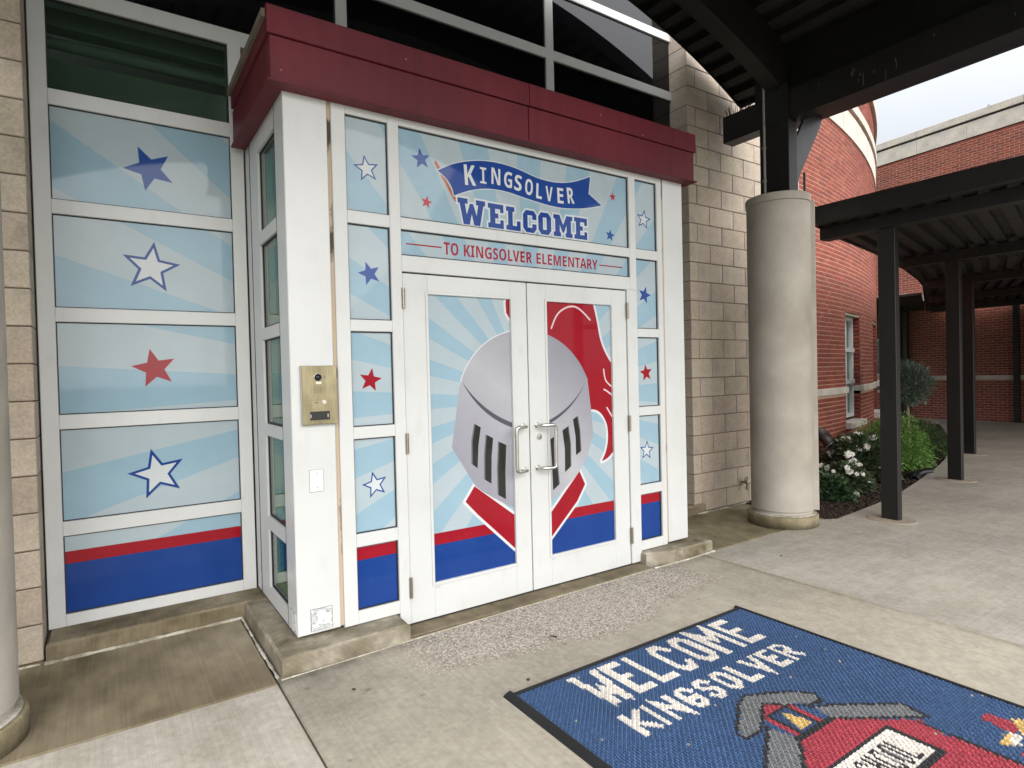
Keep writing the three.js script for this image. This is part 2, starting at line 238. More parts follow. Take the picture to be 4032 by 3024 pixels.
// varsity block letters on a unit box
const R4 = (a, b, d, e) => [[a, b], [d, b], [d, e], [a, e]];
const block = {
  W: [[[0, 1], [0, 0.8], [0.07, 0.8], [0.2, 0], [0.42, 0], [0.5, 0.42], [0.58, 0], [0.8, 0], [0.93, 0.8], [1, 0.8], [1, 1], [0.66, 1], [0.66, 0.8], [0.74, 0.8], [0.68, 0.38], [0.56, 0.82], [0.44, 0.82], [0.32, 0.38], [0.26, 0.8], [0.36, 0.8], [0.36, 1]]],
  E: [[[0, 1], [1, 1], [1, 0.66], [0.78, 0.66], [0.78, 0.8], [0.46, 0.8], [0.46, 0.61], [0.66, 0.61], [0.66, 0.41], [0.46, 0.41], [0.46, 0.2], [0.78, 0.2], [0.78, 0.36], [1, 0.36], [1, 0], [0, 0], [0, 0.2], [0.13, 0.2], [0.13, 0.8], [0, 0.8]]],
  L: [[[0, 1], [0.58, 1], [0.58, 0.8], [0.45, 0.8], [0.45, 0.2], [0.74, 0.2], [0.74, 0.42], [1, 0.42], [1, 0], [0, 0], [0, 0.2], [0.13, 0.2], [0.13, 0.8], [0, 0.8]]],
  C: [[[0.22, 1], [0.8, 1], [1, 0.82], [1, 0.6], [0.68, 0.6], [0.68, 0.78], [0.34, 0.78], [0.34, 0.22], [0.68, 0.22], [0.68, 0.4], [1, 0.4], [1, 0.18], [0.8, 0], [0.22, 0], [0, 0.2], [0, 0.8]]],
  O: [[[0.22, 1], [0.78, 1], [1, 0.8], [1, 0.2], [0.78, 0], [0.22, 0], [0, 0.2], [0, 0.8]], [[0.36, 0.78], [0.36, 0.22], [0.64, 0.22], [0.64, 0.78]]],
  M: [[[0, 1], [0.32, 1], [0.5, 0.55], [0.68, 1], [1, 1], [1, 0.8], [0.92, 0.8], [0.92, 0.2], [1, 0.2], [1, 0], [0.62, 0], [0.62, 0.2], [0.68, 0.2], [0.68, 0.56], [0.54, 0.2], [0.46, 0.2], [0.32, 0.56], [0.32, 0.2], [0.38, 0.2], [0.38, 0], [0, 0], [0, 0.2], [0.08, 0.2], [0.08, 0.8], [0, 0.8]]],
};
function blockLetter(c, ch, x0, x1, y0, y1) { c.beginPath(); for (const ring of block[ch]) { ring.forEach(([x, y], i) => { const X = x0 + x * (x1 - x0), Y = y0 + y * (y1 - y0); i ? c.lineTo(X, Y) : c.moveTo(X, Y); }); c.closePath(); } }
function rays(c, cx, cy) {
  c.fillStyle = C_LIGHT; c.fillRect(-6, -1, 12, 6); c.fillStyle = C_RAY;
  for (let k = 0; k < 24; k++) { const a = (11 + 15 * k) * Math.PI / 180, b = (18 + 15 * k) * Math.PI / 180; poly(c, [[cx, cy], [cx + 7 * Math.cos(a), cy + 7 * Math.sin(a)], [cx + 7 * Math.cos(b), cy + 7 * Math.sin(b)]]); c.fill(); }
}
const stripes = (c) => { c.fillStyle = C_RED; c.fillRect(-6, -1, 12, 1.53); c.fillStyle = C_BLUE; c.fillRect(-6, -1, 12, 1.458); };
function artCurtain(c) {
  rays(c, -0.264, 1.456); stripes(c);
  star(c, -2.137, 2.85, 0.142, 25, '#2f57a4'); star(c, -2.145, 2.232, 0.145, -7, 'outline'); star(c, -2.145, 1.6, 0.125, 11, C_RED); star(c, -2.147, 0.937, 0.143, 12, 'outline');
}
function artPortal(c) {
  rays(c, 0.04, 1.345); stripes(c);
  for (const [x, y, k, r] of [[-1.113, 2.722, 'outline', 10], [-1.112, 2.115, '#2a53a2', 18], [-1.124, 1.495, C_RED, -10], [-1.113, 0.883, 'outline', 12], [1.165, 2.71, 'outline', -8], [1.158, 2.112, '#2a53a2', -15], [1.158, 1.495, C_RED, 8], [1.148, 0.88, 'outline', -5]]) star(c, x, y, 0.071, r, k);
  // ---- knight's helmet on the doors
  const W = '#eef1f1', grad = (x0, x1, a, b, d) => { const g = c.createLinearGradient(x0, 0.6, x1, 1.8); g.addColorStop(0, a); g.addColorStop(0.5, b); g.addColorStop(1, d); return g; };
  c.lineJoin = 'round'; c.strokeStyle = W; c.fillStyle = C_RED;
  poly(c, [[-0.1, 2.06], [-0.15, 2.06], [-0.168, 1.99], [-0.164, 1.921], [-0.13, 1.875], [0, 1.8]]); c.lineWidth = 0.035; c.stroke(); c.fill();
  const plume = (cc) => { cc.beginPath(); cc.moveTo(0.235, 2.09); cc.quadraticCurveTo(0.15, 1.98, 0.165, 1.9); cc.lineTo(0.1, 1.7); cc.lineTo(0.541, 1.46); cc.lineTo(0.571, 1.236); cc.quadraticCurveTo(0.68, 1.235, 0.728, 1.11); cc.quadraticCurveTo(0.76, 0.96, 0.668, 0.842); cc.quadraticCurveTo(0.78, 0.86, 0.82, 0.97); cc.lineTo(0.86, 1.5); cc.quadraticCurveTo(0.7, 1.64, 0.665, 1.8); cc.quadraticCurveTo(0.64, 1.95, 0.585, 2.09); cc.closePath(); };
  plume(c); c.lineWidth = 0.036; c.stroke(); c.fill();
  c.lineWidth = 0.013; c.lineCap = 'round'; c.strokeStyle = '#f3dfe0';
  smooth(c, [[0.217, 1.829], [0.25, 1.904], [0.307, 1.961], [0.408, 1.998], [0.495, 1.974], [0.58, 1.898]]); c.stroke();
  smooth(c, [[0.706, 1.53], [0.712, 1.466], [0.74, 1.425], [0.79, 1.395]]); c.stroke(); smooth(c, [[0.706, 1.379], [0.73, 1.372], [0.79, 1.33]]); c.stroke(); smooth(c, [[0.731, 1.24], [0.745, 1.22], [0.79, 1.16]]); c.stroke();
  // collar behind the visor
  c.strokeStyle = W; c.fillStyle = C_RED; c.lineWidth = 0.036;
  poly(c, [[-0.443, 0.79], [-0.512, 0.698], [-0.42, 0.6], [0.005, 0.195], [0.42, 0.575], [0.498, 0.69], [0.446, 0.79], [0.17, 0.52], [0.01, 0.44], [-0.14, 0.56]]); c.stroke(); c.fill();
  // dome
  c.beginPath(); c.moveTo(-0.522, 1.474); c.bezierCurveTo(-0.46, 1.64, -0.3, 1.81, 0.01, 1.812); c.bezierCurveTo(0.3, 1.8, 0.47, 1.62, 0.538, 1.47); c.bezierCurveTo(0.42, 1.2, 0.14, 1.14, 0.01, 1.14); c.bezierCurveTo(-0.15, 1.14, -0.4, 1.25, -0.522, 1.474); c.closePath();
  c.save(); { const q = new Path2D(); q.rect(-1, 0, 1.02, 3); c.clip(q); } c.lineWidth = 0.014; c.strokeStyle = W; c.stroke(); c.restore(); c.fillStyle = grad(-0.5, 0.55, '#90909b', '#c6c8cd', '#9595a1'); c.fill();
  // visor
  c.beginPath(); c.moveTo(-0.52, 1.476); c.lineTo(-0.54, 1.42); c.lineTo(-0.566, 1.25); c.lineTo(-0.601, 1.055); c.quadraticCurveTo(-0.53, 0.94, -0.431, 0.785); c.quadraticCurveTo(-0.3, 0.68, 0.01, 0.53); c.quadraticCurveTo(0.25, 0.62, 0.446, 0.789); c.lineTo(0.524, 0.889); c.lineTo(0.589, 1.044); c.lineTo(0.571, 1.24); c.lineTo(0.541, 1.475);
  c.bezierCurveTo(0.45, 1.25, 0.15, 1.135, 0.01, 1.135); c.bezierCurveTo(-0.14, 1.135, -0.4, 1.26, -0.52, 1.476); c.closePath(); c.fillStyle = grad(-0.6, 0.6, '#9897a4', '#c8cacf', '#9493a0'); c.fill();
  c.beginPath(); c.moveTo(-0.514, 1.469); c.bezierCurveTo(-0.4, 1.31, -0.23, 1.19, 0.01, 1.142); c.bezierCurveTo(0.2, 1.16, 0.42, 1.27, 0.528, 1.45); c.bezierCurveTo(0.42, 1.25, 0.2, 1.13, 0.01, 1.115); c.bezierCurveTo(-0.2, 1.14, -0.41, 1.27, -0.514, 1.469); c.closePath(); c.fillStyle = '#5f606b'; c.fill();
  const slits = [[[-0.425, 1.191], [-0.385, 1.168], [-0.406, 1.049], [-0.416, 0.904], [-0.452, 0.933], [-0.448, 1.083]], [[-0.339, 1.114], [-0.292, 1.09], [-0.307, 0.969], [-0.313, 0.791], [-0.359, 0.822], [-0.355, 0.984]], [[-0.244, 1.061], [-0.189, 1.036], [-0.201, 0.855], [-0.202, 0.673], [-0.258, 0.707], [-0.258, 0.882]], [[0.185, 1.043], [0.232, 1.065], [0.235, 0.917], [0.254, 0.716], [0.2, 0.681], [0.195, 0.866]], [[0.296, 1.099], [0.347, 1.123], [0.365, 0.994], [0.364, 0.831], [0.312, 0.798], [0.314, 0.965]], [[0.396, 1.171], [0.436, 1.191], [0.455, 1.088], [0.462, 0.934], [0.418, 0.91], [0.417, 1.046]]];
  slits.forEach((s, i) => { poly(c, s.map(([x, y]) => [x + (i < 3 ? -0.01 : 0.008), y + 0.006])); c.fillStyle = '#77777f'; c.fill(); poly(c, s); c.fillStyle = '#33342f'; c.fill(); });
}
function artSign(c) { // the two panes over the doors
  artPortal(c);
  star(c, -0.763, 2.842, 0.065, 10, '#2d56a4'); star(c, -0.733, 2.582, 0.04, -10, '#c2273a'); star(c, 0.835, 2.84, 0.034, 8, '#c2273a'); star(c, 0.8, 2.545, 0.048, -8, '#2d56a4');
  c.lineCap = 'round'; c.lineWidth = 0.02; c.strokeStyle = '#c8704a'; poly(c, [[-0.663, 2.837], [-0.531, 2.625]], false); c.stroke();
  const top = [[-0.652, 2.79], [-0.567, 2.841], [-0.458, 2.88], [-0.347, 2.907], [-0.225, 2.918], [-0.098, 2.912], [0.006, 2.894], [0.095, 2.873], [0.186, 2.862], [0.3, 2.862], [0.417, 2.883], [0.528, 2.92], [0.611, 2.957]];
  const bot = [[0.721, 2.76], [0.594, 2.724], [0.471, 2.703], [0.333, 2.689], [0.219, 2.693], [0.126, 2.702], [0.001, 2.717], [-0.103, 2.734], [-0.205, 2.74], [-0.304, 2.732], [-0.385, 2.713], [-0.464, 2.687], [-0.542, 2.65]];
  smooth(c, top); c.quadraticCurveTo(0.605, 2.89, 0.592, 2.829); smooth(c, bot, false); c.quadraticCurveTo(-0.545, 2.735, -0.652, 2.79); c.closePath(); c.lineWidth = 0.012; c.strokeStyle = '#e8eef0'; c.lineJoin = 'round'; c.stroke(); c.fillStyle = '#2b52a2'; c.fill();
  const L = [['K', -0.418, 0.084, 2.735, 2.866, 0.06], ['I', -0.318, 0.05, 2.764, 2.868, 0.0], ['N', -0.219, 0.07, 2.77, 2.879, -0.02], ['G', -0.122, 0.066, 2.766, 2.873, -0.05], ['S', -0.04, 0.062, 2.757, 2.865, -0.1], ['O', 0.05, 0.066, 2.742, 2.852, -0.08], ['L', 0.137, 0.05, 2.728, 2.833, -0.06], ['V', 0.224, 0.062, 2.722, 2.827, -0.02], ['E', 0.326, 0.056, 2.722, 2.832, 0.03], ['R', 0.42, 0.062, 2.734, 2.848, 0.1]];
  for (const [ch, x, w, y0, y1, rot] of L) { text(c, ch, x - w / 2, x + w / 2, y0, y1, (ch === 'I' ? 'bold 100px monospace' : 'bold 100px sans-serif'), '#f3f6f6', rot); }
  const B = [['W', -0.515, -0.309, 2.48, 2.645], ['E', -0.288, -0.166, 2.481, 2.641], ['L', -0.145, -0.028, 2.482, 2.639], ['C', -0.007, 0.107, 2.483, 2.635], ['O', 0.123, 0.236, 2.483, 2.636], ['M', 0.258, 0.431, 2.484, 2.638], ['E', 0.448, 0.571, 2.485, 2.641]];
  c.lineJoin = 'miter'; c.lineWidth = 0.024; c.strokeStyle = '#e9eff1'; for (const b of B) { blockLetter(c, ...b); c.stroke(); }
  c.fillStyle = '#2c51a0'; for (const b of B) { blockLetter(c, ...b); c.fill('evenodd'); }
  c.fillStyle = '#a81f34'; c.fillRect(-0.877, 2.309, 0.24, 0.008); c.fillRect(0.686, 2.307, 0.235, 0.008);
  text(c, 'TO', -0.622, -0.518, 2.272, 2.35, 'bold 100px sans-serif', '#b02438'); text(c, 'KINGSOLVER', -0.478, 0.062, 2.272, 2.349, 'bold 100px sans-serif', '#b02438'); text(c, 'ELEMENTARY', 0.1, 0.666, 2.274, 2.347, 'bold 100px sans-serif', '#b02438');
}
function filmMat(art, x0, x1, y0, y1, dens = 560) {
  const W = Math.round((x1 - x0) * dens), H = Math.round((y1 - y0) * dens), cv = document.createElement('canvas'); cv.width = W; cv.height = H; const c = cv.getContext('2d');
  c.save(); c.setTransform(dens, 0, 0, -dens, -x0 * dens, y1 * dens); art(c); c.restore();
  const im = c.getImageData(0, 0, W, H), d = im.data; // fine print grain and faint rain marks
  for (let j = 0; j < H; j++) for (let i = 0; i < W; i++) { const k = (j * W + i) * 4, n = 7 * (hash2(i, j, 2) - 0.5) + 9 * (fbm(i / 400 + x0, j / 400 + y0, 6, 6, 3, 7) - 0.5); d[k] += n; d[k + 1] += n; d[k + 2] += n; }
  c.putImageData(im, 0, 0);
  const t = new THREE.CanvasTexture(cv); t.colorSpace = THREE.SRGBColorSpace; t.generateMipmaps = true; t.minFilter = THREE.LinearMipmapLinearFilter; t.anisotropy = 8;
  return MP({ map: t, color: lin(0.69, 0.69, 0.7), roughness: 0.7, specularIntensity: 0.15, clearcoat: 0.4, clearcoatRoughness: 0.04 });
}
function pane(name, x0, x1, y0, y1, z, mat, parent) { const g = new THREE.BoxGeometry(x1 - x0, y1 - y0, 0.012); g.translate((x0 + x1) / 2, (y0 + y1) / 2, z - 0.006); return mesh(name, g, mat, parent); }
const gasketFrame = (x0, x1, y0, y1, z, w = 0.006) => [box(x0 - 0.004, x0 + w, y0, y1, z - 0.012, z + 0.004), box(x1 - w, x1 + 0.004, y0, y1, z - 0.012, z + 0.004), box(x0 + w, x1 - w, y0 - 0.004, y0 + w, z - 0.012, z + 0.004), box(x0 + w, x1 - w, y1 - w, y1 + 0.004, z - 0.012, z + 0.004)];

// ---------------------------------------------------------------- glazed wall behind the vestibule (two tall flanks and the big window above)
{
  const t = thing('glazed_wall', 'tall white framed window wall with starred film on its lower panes and black glass above', 'window wall', [0, 0, -1.03]);
  const Z = -1.03, f = (n, ...b) => mesh(n, box(...b).translate(0, 0, -Z), white, t);
  const ys = [[0.166, 0.625], [0.71, 1.25], [1.335, 1.878], [1.962, 2.506], [2.59, 3.136], [3.227, 3.75]];
  f('jamb', -2.716, -2.634, 0.096, 6.2, Z - 0.12, Z, 0.003); f('jamb', -1.669, -1.588, 0.096, 3.77, Z - 0.12, Z, 0.003);
  const tr = [[0.096, 0.166], ...ys.slice(0, 5).map((y, i) => [y[1], ys[i + 1][0]])];
  for (const [a, b] of tr) f('transom', -2.634, -1.669, a, b, Z - 0.12, Z - 0.001, 0.003);
  f('transom', -2.634, -0.93, 3.752, 3.852, Z - 0.12, Z - 0.001, 0.003); f('sill_rail', -1.669, -1.588, 3.77, 3.752 + 0.02, Z - 0.1, Z - 0.002);
  ys.forEach(([a, b], i) => {
    mesh('gasket', gasketFrame(-2.634, -1.669, a, b, Z - 0.02).map((g) => g.translate(0, 0, -Z)), gasket, t);
    pane('glass_pane', -2.634, -1.669, a, b, -0.022, i === 5 ? tintGlass : filmMat(artCurtain, -2.634, -1.669, a, b, 480), t);
  });
  // flank right of the vestibule (mostly behind it)
  f('jamb', 1.588, 1.669, 0.096, 3.77, Z - 0.12, Z, 0.003); f('jamb', 2.8, 2.886, 0.096, 6.2, Z - 0.12, Z, 0.003);
  for (const [a, b] of [...tr, [3.752, 3.852]]) f('transom', 1.669, 2.8, a, b, Z - 0.12, Z - 0.001, 0.003);
  ys.forEach(([a, b]) => pane('glass_pane', 1.669, 2.8, a, b, -0.022, darkGlass, t));
  // big window over the vestibule
  for (const x of [[-0.93, -0.847], [1.012, 1.1]]) f('mullion', x[0], x[1], 3.4, 6.2, Z - 0.12, Z, 0.003);
  const bays = [[-2.634, -0.93], [-0.847, 1.012], [1.1, 2.8]], rows = [[3.44, 4.39], [4.48, 5.012], [5.093, 6.1]];
  bays.forEach(([a, b], i) => {
    f('transom', a, b, 4.39, 4.48, Z - 0.12, Z - 0.001, 0.003); f('transom', a, b, 5.012, 5.093, Z - 0.12, Z - 0.001, 0.003); f('transom', a, b, 6.1, 6.2, Z - 0.12, Z - 0.001, 0.003);
    rows.forEach(([c, d], j) => { const y0 = i === 0 && j === 0 ? 3.852 : c; pane('glass_pane', a, b, y0, d, -0.022, darkGlass, t); mesh('gasket', gasketFrame(a, b, y0, d, Z - 0.02, 0.01).map((g) => g.translate(0, 0, -Z)), gasket, t); });
  });
}
// rooms behind the glass, so that no daylight comes from behind
{
  const r = struct('interior'), dark = M({ color: lin(0.16, 0.17, 0.16), roughness: 0.9 }), pale = M({ color: lin(0.42, 0.45, 0.42), roughness: 0.8 });
  mesh('interior_wall', box(-4.3, 4.7, 0, 6.4, -4.2, -4.1), dark, r); mesh('interior_wall', box(-4.3, -4.2, 0, 6.4, -4.1, -0.99), dark, r); mesh('interior_wall', box(4.6, 4.7, 0, 6.4, -4.1, -1.16), dark, r);
  mesh('interior_ceiling', box(-4.3, 4.7, 6.4, 6.5, -4.2, -0.9), dark, r); mesh('interior_floor', box(-4.2, 4.6, 0.02, 0.09, -4.1, -1.13), dark, r);
  // bulkhead seen through the top pane of the left flank
  mesh('bulkhead', [box(-2.7, -1.4, 3.34, 3.6, -1.62, -1.5), box(-2.7, -1.4, 3.72, 3.9, -1.42, -1.3)], pale, r); mesh('blind_tube', tube([[-2.72, 3.655, -1.4], [-1.38, 3.655, -1.4]], 0.035, 2, 16), pale, r);
}
// ---------------------------------------------------------------- vestibule
const vest = thing('entrance_vestibule', 'white framed entrance porch with red fascia and helmet print on its double doors', 'entrance');
{
  const v = vest, f = (n, ...b) => mesh(n, box(...b), white, v);
  // pilasters
  const pil = mesh('pilaster', [box(-1.581, -1.345, 0.112, 3.06, -0.2, 0, 0.004)], whiteGloss, v); mesh('pilaster', box(1.362, 1.594, 0.112, 3.06, -0.2, 0, 0.004), whiteGloss, v);
  mesh('corner_trim', box(-1.5815, -1.5795, 0.112, 3.055, -0.204, -0.2), gasket, v);
  mesh('sealant_joint', box(-1.343, -1.3225, 0.115, 3.06, -0.1, -0.012), caulk, v); mesh('sealant_joint', box(1.346, 1.362, 0.115, 3.06, -0.1, -0.008), caulk, v);
  // uprights
  f('mullion', -1.322, -1.242, 0.1, 3.06, -0.12, 0.0, 0.003); f('mullion', -0.987, -0.918, 0.02, 3.06, -0.12, 0, 0.003); f('mullion', 0.942, 1.05, 0.02, 2.14, -0.12, 0, 0.003); f('mullion', 0.982, 1.05, 2.1405, 3.06, -0.12, 0, 0.003); f('mullion', 1.292, 1.346, 0.1, 3.06, -0.12, 0, 0.003);
  f('head_rail', -0.918, 0.982, 2.1405, 2.238, -0.12, -0.001, 0.003); f('transom', -0.918, 0.982, 2.393, 2.463, -0.12, -0.001, 0.003); f('transom', -0.918, 0.982, 3.007, 3.06, -0.12, -0.001, 0.003);
  const ys = [[0.175, 0.54], [0.615, 1.16], [1.229, 1.777], [1.844, 2.392], [2.465, 3.007]];
  for (const [x0, x1] of [[-1.242, -0.987], [1.05, 1.292]]) {
    const rails = [[0.1, 0.175], ...ys.slice(0, 4).map((y, i) => [y[1], ys[i + 1][0]]), [3.007, 3.06]];
    for (const [a, b] of rails) f('transom', x0, x1, a, b, -0.12, -0.001, 0.003);
    for (const [a, b] of ys) { const w = thingPart('sidelight', v); mesh('gasket', gasketFrame(x0, x1, a, b, -0.02), gasket, w); pane('glass_pane', x0, x1, a, b, -0.024, filmMat(artPortal, x0, x1, a, b, 700), w); }
  }
  for (const [a, b] of [[2.24, 2.392], [2.465, 3.006]]) { const w = thingPart('fanlight', v); mesh('gasket', gasketFrame(-0.918, 0.982, a, b, -0.02), gasket, w); pane('glass_pane', -0.918, 0.982, a, b, -0.024, filmMat(artSign, -0.918, 0.982, a, b, 900), w); }
  // side walls of the vestibule
  const sy = [[0.205, 0.575], [0.656, 1.165], [1.237, 1.76], [1.832, 2.352], [2.43, 2.93]];
  for (const s of [-1, 1]) {
    const X = s < 0 ? [-1.581, -1.49] : [1.5, 1.592], g = (n, z0, z1, y0, y1) => f(n, X[0] + (s < 0 ? 0.002 : 0), X[1] - (s < 0 ? 0 : 0.002), y0, y1, z0, z1, 0.002);
    g('side_jamb', -0.89, -0.663, 0.11, 3.06); mesh('gasket', box(X[0], X[1], 0.11, 3.06, -0.9, -0.89), gasket, v); g('side_jamb', -1.03, -0.9, 0.11, 3.06); g('side_jamb', -0.212, -0.2, 0.11, 3.06);
    [[0.11, 0.205], ...sy.slice(0, 4).map((y, i) => [y[1], sy[i + 1][0]]), [2.93, 3.06]].forEach(([a, b]) => g('side_rail', -0.663, -0.212, a, b));
    for (const [a, b] of sy) { const w = thingPart('side_window', v), x = s * 1.555; mesh('gasket', [box(x - 0.01, x + 0.01, a, b, -0.664, -0.652), box(x - 0.01, x + 0.01, a, b, -0.222, -0.211), box(x - 0.01, x + 0.01, a, a + 0.012, -0.652, -0.222), box(x - 0.01, x + 0.01, b - 0.008, b, -0.652, -0.222)], gasket, w); mesh('glass_pane', box(x - 0.005, x + 0.005, a, b, -0.663, -0.212), sideGlass, w); }
  }
  // curtain inside, behind the left side windows
  const wave = []; for (let i = 0; i <= 44; i++) wave.push([-0.93 + i * 0.0155, 0.012 * Math.sin(i * 0.9) + 0.004 * Math.sin(i * 2.3)]);
  const cs = [...wave.map(([z, x]) => [z, x]), ...wave.slice().reverse().map(([z, x]) => [z, x - 0.004])];
  const cg = extrude(cs, 2.9); cg.rotateX(-Math.PI / 2); cg.rotateY(-Math.PI / 2); cg.translate(-1.45, 0.12, 0); mesh('curtain', uvm(cg), M({ color: lin(0.72, 0.73, 0.7), roughness: 0.95, side: THREE.DoubleSide }), v);
  // doors
  for (const s of [-1, 1]) {
    const d = thingPart('door', v), X0 = s < 0 ? -0.915 : 0.004, X1 = s < 0 ? -0.004 : 0.938, G = s < 0 ? [-0.749, -0.137] : [0.167, 0.781], gy = [0.231, 2.013], zf = -0.012, zb = -0.057;
    mesh('stile', box(X0, G[0], 0.016, 2.132, zb, zf, 0.003), white, d); mesh('stile', box(G[1], X1, 0.016, 2.132, zb, zf, 0.003), white, d);
    mesh('bottom_rail', box(G[0], G[1], 0.016, gy[0], zb, zf - 0.0006, 0.002), white, d); mesh('top_rail', box(G[0], G[1], gy[1], 2.132, zb, zf - 0.0006, 0.002), white, d);
    const b = 0.018; mesh('glazing_bead', [box(G[0] - b, G[0], gy[0] - b, gy[1] + b, zf - 0.001, zf + 0.007, 0.002), box(G[1], G[1] + b, gy[0] - b, gy[1] + b, zf - 0.001, zf + 0.007, 0.002), box(G[0], G[1], gy[0] - b, gy[0], zf - 0.001, zf + 0.0065, 0.002), box(G[0], G[1], gy[1], gy[1] + b, zf - 0.001, zf + 0.0065, 0.002)], white, d);
    pane('glass_pane', G[0], G[1], gy[0], gy[1], zf - 0.012, filmMat(artPortal, G[0], G[1], gy[0], gy[1], 620), d);
    const mx = s * 0.058, bx = s * 0.163, zz = 0.066, r = 0.0125;
    const hg = tube([[mx, 1.155, zf], [mx, 1.155, 0.02], [mx + s * 0.012, 1.155, 0.045], [mx + s * 0.05, 1.155, 0.06], [bx - s * 0.022, 1.155, zz], [bx - s * 0.004, 1.148, zz], [bx, 1.13, zz], [bx, 1.0, zz], [bx, 0.885, zz], [bx - s * 0.004, 0.867, zz], [bx - s * 0.022, 0.86, zz], [mx + s * 0.05, 0.86, 0.06], [mx + s * 0.012, 0.86, 0.045], [mx, 0.86, 0.02], [mx, 0.86, zf]], r, 120, 12);
    const rose = (y) => new THREE.CylinderGeometry(0.019, 0.019, 0.006, 20).rotateX(Math.PI / 2).translate(mx, y, zf + 0.003);
    mesh('handle', [hg, rose(1.155), rose(0.86)], steel, d);
    for (const y of [1.98, 1.11, 0.24]) { const x = s < 0 ? -0.9165 : 0.94; const kn = []; for (let k = 0; k < 5; k++) kn.push(new THREE.CylinderGeometry(0.0105, 0.0105, 0.0235, 12).translate(x, y - 0.05 + k * 0.0247, 0.004)); mesh('hinge', kn, hingeMetal, d); }
    if (s > 0) { const lg = [new THREE.CylinderGeometry(0.019, 0.021, 0.012, 24).rotateX(Math.PI / 2).translate(0.078, 1.072, zf + 0.005), new THREE.CylinderGeometry(0.011, 0.011, 0.004, 16).rotateX(Math.PI / 2).translate(0.078, 1.072, zf + 0.013)]; mesh('lock_cylinder', lg, steel, d); mesh('keyhole', box(0.0765, 0.0795, 1.065, 1.079, zf + 0.0145, zf + 0.0158), black, d); }
    mesh('maker_label', box(G[0] + 0.0, G[0] + 0.034, 0.196, 0.203, zf, zf + 0.0008), M({ color: lin(0.45, 0.45, 0.44), roughness: 0.6 }), d);
    mesh('door_sweep', box(X0 + 0.004, X1 - 0.004, 0.008, 0.02, zb, zf - 0.003), gasket, d);
  }
  mesh('door_stop', [box(-0.006, 0.006, 0.02, 2.13, -0.07, -0.05), box(-0.93, 0.95, 2.128, 2.142, -0.08, -0.03), box(-0.922, -0.914, 0.02, 2.13, -0.07, -0.03), box(0.937, 0.943, 0.02, 2.13, -0.07, -0.03)], gasket, v);
  mesh('lining', [box(-1.3, 1.32, 0.1, 3.06, -0.16, -0.125), box(-1.45, 1.45, 3.0, 3.05, -1.03, -0.16)], M({ color: lin(0.2, 0.21, 0.2), roughness: 0.9 }), v);
  // red metal fascia: upper flashing band over a lower band in two panels, drip edge, sloped lid
  const F = 0.078, X = 1.655;
  mesh('roof', box(-X + 0.02, X - 0.02, 3.3, 3.41, -1.02, F - 0.02), burgundy, v);
  mesh('fascia_panel', box(-X, -0.018, 3.062, 3.29, F - 0.03, F, 0.002), burgundy, v); mesh('fascia_panel', box(-0.012, X, 3.062, 3.29, F - 0.03, F, 0.002), burgundy, v);
  mesh('flashing', box(-X - 0.014, -0.014, 3.294, 3.44, F - 0.036, F + 0.014, 0.003), burgundy, v); mesh('flashing', box(-0.011, X + 0.014, 3.2945, 3.4405, F - 0.036, F + 0.0145, 0.003), burgundy, v);
  mesh('drip_edge', [box(-X - 0.018, X + 0.018, 3.05, 3.061, -0.002, F + 0.02, 0.002), box(-X - 0.018, -1.583, 3.05, 3.061, -0.99, -0.003, 0.002), box(1.596, X + 0.018, 3.05, 3.061, -0.99, -0.003, 0.002)], burgundy, v);
  for (const s of [-1, 1]) { const a = s < 0 ? [-X, -X + 0.03] : [X - 0.03, X], b = s < 0 ? [-X - 0.014, -X + 0.036] : [X - 0.036, X + 0.014]; mesh('fascia_panel', box(a[0], a[1], 3.062, 3.29, -1.0, F - 0.031, 0.002), burgundy, v); mesh('flashing', box(b[0], b[1], 3.294, 3.44, -0.96, F - 0.037, 0.003), burgundy, v); }
  mesh('edge_strip', box(-X - 0.034, -X - 0.0145, 3.378, 3.42, -0.97, 0.07, 0.002), M({ color: lin(0.24, 0.21, 0.16), map: rep(streakTex, 0.4, 0.3), roughness: 0.7 }), v);
  mesh('soffit', [box(-1.6, 1.61, 3.06, 3.07, -1.0, 0.045)], white, v);
  { const rg = new THREE.SphereGeometry(0.005, 8, 6), rm = M({ color: lin(0.4, 0.26, 0.25), roughness: 0.6 }); for (const [x, y] of [[-1.6, 3.12], [-0.9, 3.36], [0.62, 3.37], [1.05, 3.31]]) mesh('rivet', rg, rm, v, [x, y, F + (y > 3.29 ? 0.014 : 0)]); }
}
function thingPart(name, parent) { const o = new THREE.Group(); o.name = numbered(name); parent.add(o); return o; }
